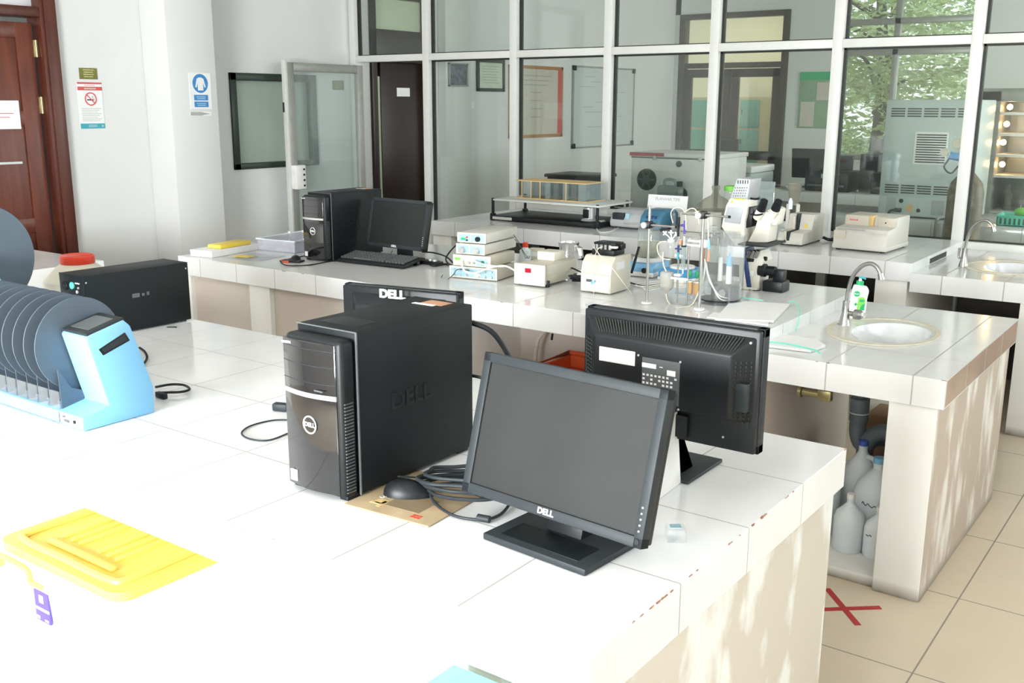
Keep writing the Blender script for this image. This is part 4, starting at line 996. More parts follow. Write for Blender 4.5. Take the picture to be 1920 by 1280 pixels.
MB().tube([(.045 * math.cos(a), .045 * math.sin(a), .012) for a in [2 * PI * i / 20 for i in range(20)]], .005, 6, 1, closed=True).build('beaker_foot', 'chrome', t)
t = thing('magnetic_stirrer', 'second blue stirrer partly hidden behind the rod stands', 'stirrer', (-2.15, 4.34, ZB), -12)
MB().prism([(-.09, .004), (.09, .004), (.09, .06), (-.06, .06), (-.09, .045)], 'X', -.075, .075, .006).build('case', 'blue_mid', t)
MB().box(-.077, -.092, .003, .077, .09, .02, .004).build('lower_case', 'white_plastic', t); MB().cyl((0, 0, .06), .06, .012, seg=28, bev=.002).build('plate', 'white_plastic', t)
m = MB().box(-.006, -.07, 0, .006, .07, .01, .003); tag(m.build('black_probe', 'black', None, Matrix.Translation(at(1192, 488, 4.25)) @ Matrix.Rotation(R(60), 4, 'X')), 'short black probe leaning against the blue stirrer', 'probe')
random.seed(11)
for k in range(5):
    a = [az(1180 + 6 * k, 535 + 2 * k), az(1215, 530 + 5 * k), az(1250, 528 + 4 * k), az(1285, 532 + 3 * k), az(1310, 527 + 2 * k)]
    tag(MB().tube([q + Vector((0, 0, .003 + .003 * k)) for q in a], .0026, 6).build('silicone_tube', 'milky_tube' if k % 2 else 'white_plastic'), 'pale flexible tube tangled behind the rod stands, %s of five' % ('rearmost', 'second from the back', 'middle one', 'second from the front', 'frontmost')[k if k < 5 else 0], 'tube', 'pale tubes tangled behind the rod stands')
cable('power_cable', [az(x, y) + Vector((0, 0, .006)) for x, y in ((1176, 530), (1205, 538), (1245, 534), (1258, 520))], .004, 'black', 'black cord in front of the blue stirrers')

# rod stands with clamps
def rodstand(label, p0, ztop, bar):
    t = thing('rod_stand', label, 'stand', (p0[0], p0[1], ZB))
    MB().cyl((0, 0, 0), .022, .010, bev=.002).build('foot', 'white_plastic', t)
    MB().cyl((0, 0, .008), .0060, ztop - ZB - .008, bev=.001).build('rod', 'steel', t)
    MB().cyl((bar[0] - p0[0], -.012, bar[2] - ZB), .0045, bar[1] - bar[0], 'X').build('cross_bar', 'steel', t)
    MB().cyl((bar[1] - p0[0] - .004, -.012, bar[2] - ZB), .0056, .008, 'X').build('bar_cap', 'black', t)
    m = MB(); m.box(-.012, -.026, bar[2] - ZB - .015, .014, .010, bar[2] - ZB + .015, .003); m.box(.012, -.01, bar[2] - ZB - .008, .026, .01, bar[2] - ZB + .008, .002); m.build('clamp', 'black', t)
    MB().cyl((-.006, -.040, bar[2] - ZB), .013, .014, 'Y', bev=.001).build('clamp_screw', 'silver', t)
    return t
rodstand('steel rod stand nearest the pump, with a cross bar pointing both ways', (-2.003, 3.72), 1.262, (-2.115, -1.872, 1.185))
rodstand('steel rod stand in front of the clear cylinder, clamp at its top', (-1.765, 3.73), 1.235, (-1.855, -1.648, 1.240))
# small double rod frame in between
t = thing('glassware_frame', 'acrylic foot with two thin rods holding syringes and taps between the rod stands', 'stand', (-1.885, 3.80, ZB))
MB().box(-.035, -.02, 0, .06, .02, .045, .003).build('acrylic_foot', 'acrylic', t)
for x in (-.018, .028):
    MB().cyl((x, 0, .004), .0042, .32 if x < 0 else .26).build('rod', 'steel', t)
m = MB(); m.box(-.075, -.016, .105, .035, -.006, .115, .002); m.build('support_arm', 'white_plastic', t)
MB().box(-.032, -.012, .118, -.002, .012, .128, .002).build('white_clamp', 'white_plastic', t)
MB().box(-.03, -.012, .20, .01, .006, .212, .002).build('white_clamp', 'white_plastic', t)
MB().cyl((-.014, -.014, .19), .0045, .03).build('teal_connector', 'teal', t)
m = MB(); m.cyl((-.014, -.014, .222), .004, .028); m.box(-.028, -.018, .232, .0, -.01, .238, .001); m.build('blue_tap', 'navy', t)
m = MB(); m.box(-.006, -.02, .33, .012, .0, .338, .001); m.cyl((.012, -.014, .30), .005, .055); m.build('blue_tap', 'purple', t)
m = MB(); m.box(-.035, -.02, .255, .0, .01, .28, .003); m.box(.012, -.02, .25, .04, .01, .285, .003); m.build('clear_block', 'acrylic', t)
m = MB(); m.cyl((-.005, -.018, .262), .012, .012, 'X'); m.build('amber_ring', 'copper', t)
m = MB(); m.box(.03, -.02, .270, .095, -.01, .278, .001); m.box(.03, -.02, .252, .095, -.01, .260, .001); m.box(.085, -.022, .250, .118, -.006, .282, .002); m.build('white_bracket', 'white_plastic', t)
m = MB(); m.cyl((-.045, -.005, .31), .008, .07); m.cyl((-.045, -.005, .37), .003, .03); m.build('glass_barrel', 'clear', t)
m = MB(); m.cyl((-.022, -.003, .285), .006, .08); m.build('black_grip', 'black', t)
t = thing('syringe', 'grey syringe held upright on the thin rods', 'syringe', (-1.868, 3.775, 1.005))
MB().cyl((0, 0, 0), .0095, .10, seg=16).build('barrel', 'acrylic_blue', t); MB().cyl((0, 0, .10), .004, .035).build('plunger', 'white_plastic', t); MB().cyl((0, 0, -.02), .003, .02).build('tip', 'white_plastic', t)
MB().cyl((0, 0, .092), .011, .006).build('collar', 'dark_grey', t)
t = thing('glass_funnel_bulb', 'frosted glass bulb with a conical bottom hanging beside the thin rods', 'glassware', (-1.953, 3.80, .885))
MB().lathe([(.004, 0), (.006, .008), (.028, .028), (.030, .035), (.030, .092), (.024, .098)], seg=24).build('bulb', glass('frosted_bulb', (.80, .80, .76), .55, (.74, .74, .70)), t)
MB().lathe([(0, .012), (.022, .025), (.020, .03), (0, .032)], seg=20).build('residue', 'copper', t)
MB().tube([(0, .0, .092), (-.012, 0, .11), (-.022, 0, .14), (-.022, 0, .18)], .003, 8).build('inlet_tube', 'milky_tube', t)
t = thing('glass_separator', 'clear glass vessel with three white stopcocks above the frosted bulb', 'glassware', (-1.955, 3.83, 1.0))
MB().lathe([(.006, 0), (.006, .03), (.012, .045), (.014, .09), (.010, .10), (.010, .11)], seg=18).build('vessel', 'clear', t)
MB().cyl((0, 0, .105), .016, .012).build('white_collar', 'white_plastic', t)
for k, (dx, dz, a) in enumerate(((-.028, .14, 40), (.0, .145, 0), (.026, .14, -35))):
    m = MB(); m.tube([(0, 0, .115), (dx * .6, 0, dz - .01), (dx, 0, dz)], .003, 6); m.box(-.012, -.004, -.003, .012, .004, .003, .001, M=Matrix.Translation((dx, -.004, dz)) @ Matrix.Rotation(R(a), 4, 'Y')); m.box(-.003, -.004, -.011, .003, .004, .011, .001, M=Matrix.Translation((dx, -.005, dz)) @ Matrix.Rotation(R(a), 4, 'Y'))
    m.build('stopcock', 'white_plastic', t)
MB().tube([(.0, 0, .03), (-.03, 0, .03), (-.055, 0, .045), (-.065, 0, .08), (-.05, .0, .1), (-.02, .0, .105)], .003, 8).build('side_tube', 'milky_tube', t)
def tb(label, pts, r=.0028, m_='milky_tube'): tag(MB().tube(pts, r, 8).build('silicone_tube', m_), label, 'tube')
tb('pale tube running from under the frosted bulb in a low arc to the right', [at(1249, 551, 3.79), at(1251, 562, 3.78), at(1260, 574, 3.77), az(1275, 578) + Vector((0, 0, .004)), az(1295, 574) + Vector((0, 0, .004)), at(1305, 558, 3.78), at(1317, 530, 3.76), at(1322, 500, 3.75), at(1321, 485, 3.75)])
tb('pale tube arching over the top of the thin rods on the left', [at(1262, 418, 3.8), at(1258, 400, 3.8), at(1265, 390, 3.79), at(1278, 390, 3.78), at(1285, 402, 3.78), at(1286, 430, 3.78)], .0022)
tb('pale tube arching from the thin rods towards the clamp', [at(1280, 402, 3.78), at(1292, 392, 3.77), at(1303, 392, 3.76), at(1309, 405, 3.75), at(1311, 420, 3.75)], .0022)
tb('pale tube arching over the black clamp and down to the blue connector', [at(1296, 404, 3.76), at(1306, 397, 3.75), at(1320, 398, 3.75), at(1326, 410, 3.75), at(1328, 430, 3.75), at(1328, 450, 3.75)], .0022)
tb('white cable falling in front of the clear cylinder to the tiles', [at(1324, 492, 3.76), at(1328, 515, 3.77), at(1338, 540, 3.78), at(1350, 560, 3.80), az(1368, 566) + Vector((0, 0, .005))], .0026, 'white_plastic')
tb('second white cable falling beside it and bending right on the tiles', [at(1322, 488, 3.76), at(1330, 525, 3.77), at(1345, 550, 3.80), at(1355, 557, 3.82), az(1375, 562) + Vector((0, 0, .005))], .0026, 'white_plastic')
tb('beige tube on the tiles leading away right of the front rod stand', [az(1318, 545) + Vector((0, 0, .004)), az(1330, 560) + Vector((0, 0, .004)), az(1350, 568) + Vector((0, 0, .004)), az(1365, 565) + Vector((0, 0, .004))], .0026)
for k, (x, lb_) in enumerate(((1294, 'left'), (1307, 'right'))):
    p = at(x, 522, 3.90)
    t = thing('amber_tube', '%s one of the two amber vials with green caps behind the thin rods' % lb_, 'vial', (p.x, p.y, ZB + .03))
    MB().cyl((0, 0, 0), .013, .05, seg=16, bev=.002).build('vial_body', 'amber', t)
    MB().cyl((0, 0, .05), .014, .006, seg=16).build('white_ring', 'white_plastic', t)
    MB().cyl((0, 0, .056), .007, .06, seg=12).build('neck', 'clear', t)
    MB().sphere((0, -.002, .085), .012, (.8, .7, 1.5), 12).build('green_cap', 'green', t)
    MB().cyl((0, 0, -.03), .010, .03, seg=12).build('holder', 'acrylic', t)
for k, (x, y0, y1, lb_) in enumerate(((1328, 448, 490, 'blue topped'), (1319, 465, 490, 'plain'))):
    p = at(x, y1, 3.76); h = at(x, y0, 3.76).z - p.z
    t = thing('brown_connector', '%s brown connector hanging right of the front rod stand' % lb_, 'connector', tuple(p))
    MB().cyl((0, 0, 0), .006, h * .55, r2=.0045).build('connector_body', 'copper', t)
    MB().cyl((0, 0, h * .55), .0055, h * .45, r2=.003).build('connector_top', 'blue' if k == 0 else 'cardboard', t)

# clear cylinder apparatus
t = thing('clear_cylinder_apparatus', 'tall clear acrylic cylinder with an inner column on a grey metal base', 'apparatus', (-1.775, 3.95, ZB))
MB().lathe([(.092, .02), (.095, .02), (.095, .285), (.092, .285), (.092, .02)], seg=48).build('outer_cylinder', 'acrylic', t)
MB().lathe([(0, .0), (.10, 0), (.10, .012), (0, .012)], seg=48).build('bottom_disc', 'acrylic', t)
MB().lathe([(0, .283), (.10, .283), (.10, .292), (0, .292)], seg=48).build('top_disc', 'acrylic', t)
MB().lathe([(.030, .09), (.033, .09), (.033, .30), (.03, .30), (.03, .09)], (-.035, -.02, 0), seg=32).build('inner_column', 'clear', t)
MB().lathe([(0, .292), (.038, .292), (.038, .305), (.02, .31), (.015, .325), (0, .325)], (-.035, -.02, 0), seg=32).build('column_cap', 'acrylic', t)
MB().box(-.03, -.03, .014, .075, .04, .072, .004).build('motor_block', 'mid_grey', t)
MB().cyl((.025, -.038, .045), .016, .008, 'Y').build('motor_knob', 'knob_grey', t)
MB().lathe([(0, .076), (.09, .076), (.09, .082), (0, .082)], seg=40).build('shelf_disc', 'acrylic', t)
MB().cyl((0, 0, .012), .085, .004, seg=40).build('dark_gasket_ring', 'black', t)
m = MB(); m.cyl((.018, -.05, .10), .010, .10); m.build('white_rod', 'white_plastic', t)
m = MB(); m.cyl((.055, -.045, .09), .012, .075); m.build('white_tube', 'white_plastic', t)
m = MB(); m.cyl((.055, -.045, .165), .012, .035); m.cyl((.055, -.045, .20), .006, .022, r2=.003); m.build('blue_cap', 'blue', t)
MB().box(.0, .05, .19, .075, .054, .235).build('white_card', 'paper', t)
m = MB()
for a in (200, 320, 80): m.cyl((.085 * math.cos(R(a)), .085 * math.sin(R(a)), .0), .005, .29)
m.build('corner_posts', 'acrylic', t)

# microscope
t = thing('inverted_microscope', 'white inverted microscope with black eyepieces behind the clear cylinder', 'microscope', (0, 0, 0))
YM = 4.30
MB().prism(poly([(1385, 543), (1385, 470), (1352, 425), (1361, 385), (1369, 371), (1402, 373), (1400, 400), (1396, 416), (1394, 460), (1402, 543)], YM), 'Y', YM, YM + .12, .005).build('column', 'mic_white', t)
MB().prism(poly([(1369, 371), (1381, 336), (1385, 334), (1407, 336), (1402, 373)], YM), 'Y', YM, YM + .13, .004).build('lamp_head', 'mic_grey', t)
MB().prism(poly([(1358, 416), (1364, 387), (1394, 389), (1388, 420)], YM), 'Y', YM - .004, YM + .001, .001).build('grey_panel', 'mic_grey', t)
m = MB()
for k in range(5): p = at(1384 + k * 4.6, 341, YM); m.box(p.x - .002, YM - .002, p.z - .008, p.x + .0015, YM + .001, p.z + .008)
m.build('head_vents', 'black', t)
m = MB(); random.seed(5)
for r_ in range(4):
    for q in range(6):
        p = at(1379 + q * 4.3 - r_ * 1.2, 352 + r_ * 5, YM); m.box(p.x - .003, YM - .001, p.z - .002, p.x + .003 * random.random(), YM + .001, p.z + .0015)
m.build('head_markings', 'dark_grey', t)
p = at(1373, 377, YM); q = MB().prism([(p.x - .009, p.z - .007), (p.x + .009, p.z - .007), (p.x, p.z + .008)], 'Y', YM - .002, YM + .001).build('warning_triangle', 'yellow', t)
p = at(1386, 373.5, YM); MB().box(p.x - .025, YM - .002, p.z - .003, p.x + .025, YM + .001, p.z + .003).build('yellow_strip', 'yellow', t)
MB().prism(poly([(1394, 465), (1395, 500), (1401, 543), (1408, 543), (1402, 500), (1397, 465)], YM), 'Y', YM - .002, YM + .10, .001).build('blue_stripe', 'navy', t)
MB().prism(poly([(1400, 543), (1396, 480), (1398, 472), (1424, 470), (1430, 490), (1424, 505), (1421, 543)], YM), 'Y', YM + .01, YM + .12, .004).build('body', 'mic_white', t)
MB().prism(poly([(1397, 418), (1403, 388), (1412, 388), (1409, 425), (1396, 428)], YM + .02), 'Y', YM + .02, YM + .11, .003).build('lamp_housing_rear', 'black', t)
MB().prism(poly([(1400, 455), (1414, 430), (1421, 406), (1432, 396), (1447, 398), (1452, 415), (1444, 420), (1440, 455)], YM + .03), 'Y', YM + .03, YM + .13, .008).build('binocular_body', 'mic_white', t)
MB().prism(poly([(1432, 396), (1452, 388), (1463, 392), (1456, 422), (1450, 424), (1438, 415)], YM + .04), 'Y', YM + .04, YM + .12, .008).build('binocular_head', 'mic_white', t)
for (a, b, c_) in (((1420, 408), (1427, 393), (1433, 376)), ((1447, 404), (1454, 392), (1460, 377))):
    A, B, C_ = at(*a, YM + .03), at(*b, YM + .01), at(*c_, YM - .01)
    MB().tube([A, B], [.020, .019], 16, 1).build('eyepiece_tube', 'mic_white', t); MB().tube([B, C_], [.021, .017], 16, 1).build('eyepiece', 'black', t)
m = MB(); A = at(1393, 458, YM); B = at(1449, 460, YM)
m.box(A.x, YM - .06, B.z - .004, B.x, YM + .16, B.z + .004, .002); m.build('stage', 'dark_grey', t)
A = at(1408, 485, YM + .03)
m = MB(); m.lathe([(0, -.012), (.030, -.010), (.032, .004), (0, .008)], tuple(A), seg=24); nz_ = m.build('nosepiece', 'black', t)
for k in range(3):
    a = at(1402 + k * 7, 482, YM); m = MB(); m.tube([a, a + Vector((.014, -.005, .032))], [.010, .008], 12, 1); m.build('objective', 'chrome' if k else 'mid_grey', t)
A = at(1438, 507, YM + .03); m = MB(); m.lathe([(0, 0), (.030, 0), (.030, .03), (.022, .035), (.022, .075), (0, .075)], (A.x - .035, A.y, A.z), 'X', 24); m.build('camera', 'black', t)
A = at(1449, 535, YM); m = MB(); m.box(A.x - .05, YM, ZB, A.x + .045, YM + .09, ZB + .05, .006); m.build('camera_base', 'black', t)
A = at(1457, 515, YM + .03); m = MB(); m.box(A.x - .02, YM + .03, A.z - .035, A.x + .03, YM + .07, A.z + .02, .003); m.build('camera_block', 'black', t)
A = at(1429, 483, YM); m = MB(); m.cyl((A.x - .01, YM + .03, A.z - .008), .010, .02, 'X'); m.build('knob', 'black', t)
A = at(1408, 513, YM); m = MB(); m.box(A.x - .008, YM + .004, A.z - .012, A.x + .012, YM + .011, A.z + .012, .002); m.build('side_plate', 'white_plastic', t)
A = at(1412, 392, YM + .02); m = MB(); m.tube([at(1408, 372, YM + .03), at(1416, 373, YM + .01), at(1424, 372, YM - .0)], .005, 8); m.tube([at(1408, 402, YM + .02), at(1420, 403, YM), at(1430, 401, YM)], .004, 8); m.build('adjusting_lever', 'black', t)
MB().box(at(1384, 543, YM).x - .005, YM - .01, ZB, at(1421, 543, YM).x, YM + .13, ZB + .012, .003).build('foot', 'mic_white', t)
cable('black_wire', [az(x, y) + Vector((0, 0, .004)) for x, y in ((1405, 545), (1412, 538), (1420, 530), (1427, 536), (1424, 545), (1412, 546))], .002, 'black', 'thin black wire loop at the foot of the microscope')
p = at(1419, 360, 4.62)

# papers with mint cord
def sheet(name, label, pts, z, dz=.0, m_='paper', th=.002):
    m = MB(); b = m.bm; v = [b.verts.new((p.x, p.y, z + k_)) for p, k_ in zip(pts, dz if isinstance(dz, (list, tuple)) else [dz] * len(pts))]
    f = b.faces.new(v); r = bmesh.ops.extrude_face_region(b, geom=[f]); bmesh.ops.translate(b, vec=(0, 0, th), verts=[g for g in r['geom'] if isinstance(g, bmesh.types.BMVert)])
    bmesh.ops.recalc_face_normals(b, faces=b.faces[:])
    return m.build(name, m_)
t = thing('paper_stack', 'white papers with a mint cord at the right end of the middle bench', 'papers')
for k in range(3):
    o = sheet('page', '', [az(1372, 567), az(1481, 574), az(1450, 606), az(1340, 602)], ZB + .0025 + k * .0032, (0, 0, 0, 0), 'paper', .002); o.parent = t; o.rotation_euler.z = 0
m = MB(); m.tube([az(x, y) + Vector((0, 0, .015)) for x, y in ((1366, 570), (1380, 564), (1405, 566), (1430, 569))], .002, 6); m.build('mint_cord', 'mint', t)
m = MB(); m.tube([az(1478, 573) + Vector((0, 0, .016)), az(1490, 572) + Vector((0, 0, .014)), az(1499, 582) + Vector((0, 0, .010)), (-1.384, 3.84, ZB + .006), (-1.382, 3.83, .83), (-1.38, 3.80, ZS + .004)], .002, 6); m.build('mint_cord', 'mint', t)
t = thing('paper_stack', 'second stack of papers with a mint cord lying by the near sink', 'folder')
for k in range(3):
    o = sheet('page', '', [az(1452, 628, ZS), az(1530, 640, ZS), az(1548, 652, ZS), az(1520, 662, ZS), az(1425, 650, ZS)], ZS + .0025 + k * .003, 0, 'paper', .002); o.parent = t
m = MB(); m.tube([az(x, y, ZS) + Vector((0, 0, .013)) for x, y in ((1440, 647), (1470, 650), (1505, 657), (1530, 664), (1538, 670))], .0026, 6); m.build('mint_cord', 'mint', t)
t = thing('loose_papers', 'white papers sticking out behind the right rear-view monitor', 'papers')
for k in range(2):
    o = sheet('page', '', [az(1338, 588), az(1442, 600), az(1440, 612), az(1325, 597)], ZB + .002 + k * .003, 0, 'paper', .002); o.parent = t

# sinks, taps, soap
def ering(o, i, z0, z1, n=64):
    m = MB(); b = m.bm; V = []
    for (cx, cy, rx, ry), z in ((o, z1), (i, z1), (o, z0), (i, z0)): V.append([b.verts.new((cx + rx * math.cos(2 * PI * k / n), cy + ry * math.sin(2 * PI * k / n), z)) for k in range(n)])
    for k in range(n):
        j = (k + 1) % n
        b.faces.new((V[0][k], V[0][j], V[1][j], V[1][k])); b.faces.new((V[2][j], V[2][k], V[3][k], V[3][j]))
        b.faces.new((V[2][k], V[2][j], V[0][j], V[0][k])); b.faces.new((V[1][k], V[1][j], V[3][j], V[3][k]))
    bmesh.ops.recalc_face_normals(b, faces=b.faces[:]); return m
def sink(label, cx, cy, z):
    t = thing('wash_basin', label, 'sink', (cx, cy, z))
    ering((0, 0, .208, .270), (0, 0, .190, .250), 0.0, .005).build('sealant_ring', 'cement', t)
    ering((0, 0, .192, .252), (.035, -.012, .145, .205), -.012, .0025).build('deck', 'deck_white', t)
    MB().lathe([(1., -.014), (1., .003), (.97, .003), (.93, -.012), (.84, -.08), (.55, -.118), (.15, -.128), (.15, -.136), (.6, -.128), (.9, -.09), (1., -.014)], (.035, -.012, 0), seg=56, sx=.147, sy=.207).build('bowl', 'basin', t)
    MB().cyl((.035, -.012, -.137), .026, .010).build('drain', 'chrome', t)
    return t
K['pale_pink'] = mat('pale_pink_lettering', (.70, .45, .45), .5)
K['deck_white'] = mat('worn_ceramic_deck', (.70, .69, .62), .25, var=.05)
sink('round white wash basin in the near sink corner of the middle bench', -1.10, 4.0, ZS)
sink('round white wash basin at the right end of the rear bench', -1.04, 6.06, ZS)
def tap(label, p, rz, knobside=1, lever=False):
    t = thing('tap', label, 'tap', tuple(p), rz)
    MB().lathe([(0, 0), (.026, 0), (.024, .01), (.016, .05), (.014, .085), (.014, .10), (0, .10)], seg=20).build('tap_base', 'chrome', t)
    MB().tube([(0, 0, .09), (.005, 0, .15), (.02, 0, .205), (.05, 0, .245), (.085, 0, .262), (.115, 0, .252), (.135, 0, .225)], .0085, 14).build('spout', 'chrome', t)
    MB().tube([(.132, 0, .228), (.139, 0, .205)], [.011, .012], 14, 1).build('nozzle', 'chrome', t)
    if not lever:
        m = MB(); m.lathe([(0, 0), (.010, 0), (.010, .02), (.02, .028), (.021, .05), (.014, .06), (0, .062)], (.012, 0, .052), 'X', 20); m.build('tap_knob', 'chrome', t)
    else:
        m = MB(); m.tube([(-.012, 0, .045), (-.03, 0, .05), (-.03, 0, .10)], .006, 8); m.build('tap_lever', 'chrome', t)
    return t
tap('curved chrome tap at the near sink beside the soap bottle', (-1.262, 4.03, ZS), -10)
tap('curved chrome tap at the far sink by the glass partition', (-1.238, 5.96, ZS), -5, lever=True)
t = thing('soap_bottle', 'white soap dispenser bottle with a green pump collar behind the near tap', 'bottle', (-1.305, 4.325, ZS), 20)
MB().prism([(-.036, 0), (.034, 0), (.035, .06), (.041, .098), (.032, .114), (.0, .122), (-.022, .120), (-.030, .09)], 'Y', -.019, .019, .006, seg=3).build('bottle_body', 'white_plastic', t)
MB().cyl((.002, 0, .118), .0155, .020, bev=.002).build('collar', 'green', t)
MB().cyl((.002, 0, .137), .008, .012, r2=.005).build('pump_stem', 'white_plastic', t)
MB().tube([(-.004, 0, .150), (.006, 0, .153), (.024, -.006, .147)], .004, 8).build('pump_head', 'teal', t)
lb_ = MB().prism([(-.004, .012), (.026, .014), (.028, .060), (.018, .072), (-.002, .066)], 'Y', -.0202, -.019).build('label', 'lime', t)
m = MB(); m.prism([(.006, .012), (.026, .014), (.028, .045), (.014, .035)], 'Y', -.0207, -.0202); m.box(.004, -.0208, .050, .024, -.0202, .060); m.build('label_patch', 'green', lb_)
m = MB(); m.cyl((-.008, -.0208, .084), .0128, .0015, 'Y'); lg = m.build('round_logo', 'green', t)
text_obj('logo_text', 'Dettol', .0075, 'white_ink', lg, F_negY(-.008, -.0212, .084), .0003, bold=.0002)
m = MB(); m.box(-.017, -.0205, .036, -.003, -.019, .0405); m.box(-.0125, -.0205, .031, -.0075, -.019, .0455); m.build('small_cross', 'green', t)

# under the sink
t = thing('drain_pipe', 'thick grey drain pipe with bend under the near sink', 'pipe')
XP, YPp = at(1612, 760, 4.0).x, 4.0
MB().cyl((XP, YPp, .40), .028, .255).build('down_pipe', 'pvc', t)
MB().cyl((XP, YPp, .42), .038, .10, bev=.003).build('coupling', 'pvc', t)
MB().tube([(XP, YPp, .43), (XP, YPp, .38), (XP + .015, YPp, .335), (XP + .05, YPp, .31)], .034, 16).build('trap_bend', 'pvc', t)
ZE = at(1685, 812, 4.0).z
MB().tube([(XP + .035, YPp - .02, .042), (XP + .04, YPp - .02, .28), (XP + .05, YPp - .02, ZE - .06), (XP + .085, YPp - .02, ZE - .01), (XP + .14, YPp - .02, ZE), (XP + .24, YPp - .02, ZE)], .034, 16).build('elbow_pipe', 'pvc', t)
m = MB(); m.cyl((XP, YPp, .53), .0275, .02); m.cyl((XP, YPp, .455), .0395, .005); m.build('white_ring', 'white_plastic', t)
MB().cyl((XP + .15, YPp - .02, ZE), .0365, .010, 'X').build('white_ring', 'white_plastic', t)
MB().tube([(XP + .05, YPp + .03, .33), (XP + .15, YPp + .06, .34), (XP + .26, YPp + .06, .34)], .016, 12).build('side_pipe', 'pvc', t)
t = thing('brass_valve', 'old brass valve under the apron left of the drain pipe', 'valve', tuple(at(1535, 739, 3.6)))
MB().cyl((-.06, 0, 0), .014, .10, 'X').build('valve_body', 'brass', t); MB().cyl((-.075, 0, 0), .024, .012, 'X').build('flange', 'brass', t); MB().box(.0, -.016, -.02, .05, .016, .02, .004).build('nut', 'brass', t)
MB().cyl((0, 0, .015), .008, .035).build('stem', 'brass', t)
t = thing('cardboard_box', 'brown cardboard box behind the plastic jugs under the sink', 'box', (-1.04, 4.28, .04))
MB().box(-.15, -.10, 0, .14, .10, .36, .003).build('box_body', 'cardboard', t); MB().box(-.15, -.103, .14, .14, -.1, .165).build('tape', 'cement', t)
def jug(label, p, r, h, cap, capm, mark=None, handle=True):
    t = thing('plastic_jug', label, 'jug', tuple(p), 0)
    MB().lathe([(0, 0), (r * .9, 0), (r, .012), (r, h * .62), (r * .88, h * .74), (r * .38, h * .88), (r * .24, h * .93), (r * .24, h)], seg=30).build('jug_body', 'milky', t)
    MB().cyl((0, 0, h), r * .27, cap, seg=18, bev=.002).build('cap', capm, t)
    if handle: MB().tube([(r * .3, -r * .2, h * .88), (r * .75, -r * .3, h * .86), (r * .95, -r * .3, h * .7), (r * .92, -r * .25, h * .6)], r * .14, 10).build('handle', 'milky', t)
    if mark:
        rr = random.Random(len(mark)); m = MB(); pts = [(-.03 + .06 * i / 14, -r * math.cos((-.03 + .06 * i / 14) / r) - .001, h * .55 - .012 * i / 14 + rr.choice((-.004, .004, .0, .006))) for i in range(15)]
        m.tube(pts if len(mark) > 3 else pts[:6], .0014, 6, 3); m.build('hand_lettering', 'black', t)
    return t
jug('tall milky jug with a dark blue cap under the sink', (-1.10, 3.87, .04), .070, .325, .022, 'cap_blue')
jug('milky jug with a light blue cap and black lettering under the sink', (-1.0, 3.745, .04), .085, .310, .022, 'blue', 'Jasman')
jug('small milky bottle with a white cap, frontmost under the sink', (-1.052, 3.60, .04), .056, .20, .022, 'white_plastic', None, False)
jug('milky bottle half hidden behind the end wall under the sink', (-.945, 3.60, .04), .050, .175, .02, 'white_plastic', 'Ma', False)
jug('milky jug at the left edge of the sink alcove', (-1.20, 3.72, .04), .07, .26, .02, 'white_plastic', None, False)
jug('milky jug deep in the right corner under the sink', (-.942, 3.885, .04), .055, .35, .02, 'white_plastic')

# orange crate and hose in the middle bench
p = at(1045, 668, 3.62)
t = thing('plastic_crate', 'orange plastic crate under the middle bench', 'crate', (-2.28, 3.70, .08))
m = MB()
for b in ((-.20, -.17, .0, .20, .17, .01), (-.20, -.17, 0, -.185, .17, .45), (.185, -.17, 0, .20, .17, .45), (-.20, -.17, 0, .20, -.155, .45), (-.20, .155, 0, .20, .17, .45)): m.box(*b)
m.build('crate_body', 'orange', t)
m = MB(); m.tube([(-.21, -.18, .455), (.21, -.18, .455), (.21, .18, .455), (-.21, .18, .455)], .012, 8, 1, closed=True); m.build('crate_rim', 'orange', t)
MB().box(-.18, -.15, .36, .18, .15, .40, .01).build('inner_tray', 'red', t)
t = thing('hose', 'cream hose hanging from under the middle bench beside the orange crate', 'hose')
MB().tube([at(1020, 622, 3.9), at(1010, 635, 3.88), at(1006, 650, 3.88), at(1004, 675, 3.88), at(1003, 720, 3.88)], .010, 10).build('hose_tube', 'cream', t)
MB().cyl((at(1006, 650, 3.88).x, 3.88, at(1006, 654, 3.88).z), .012, .015).build('hose_clip', 'cement', t)
tag(MB().box(-.004, -.004, -.03, .004, .004, 0, .001).build('iron_peg', 'black', None, Matrix.Translation(at(1036, 625, 3.6)) @ Matrix.Rotation(R(8), 4, 'Y')), 'small dark peg hanging under the middle bench apron', 'peg')

# red tape cross
t = thing('tape_cross', 'dull red tape cross stuck on the floor between the benches', 'tape mark')
A, B, C_, D_ = az(1562, 1142, 0), az(1651, 1139, 0), az(1560, 1114, 0), az(1609, 1172, 0)
for P_, Q_ in ((A + (A - B) * .35, B), (C_ + (C_ - D_) * .2, D_)):
    v = (Q_ - P_).normalized(); n_ = Vector((-v.y, v.x, 0)) * .011
    m = MB(); b = m.bm; vs = [b.verts.new(q) for q in (P_ - n_, P_ + n_, Q_ + n_, Q_ - n_)]
    f = b.faces.new(vs); r = bmesh.ops.extrude_face_region(b, geom=[f]); bmesh.ops.translate(b, vec=(0, 0, .0012 + (.0008 if P_.y < 3.2 else 0)), verts=[g for g in r['geom'] if isinstance(g, bmesh.types.BMVert)])
    bmesh.ops.recalc_face_normals(b, faces=b.faces[:]); m.build('tape_strip', 'red_dull', t)

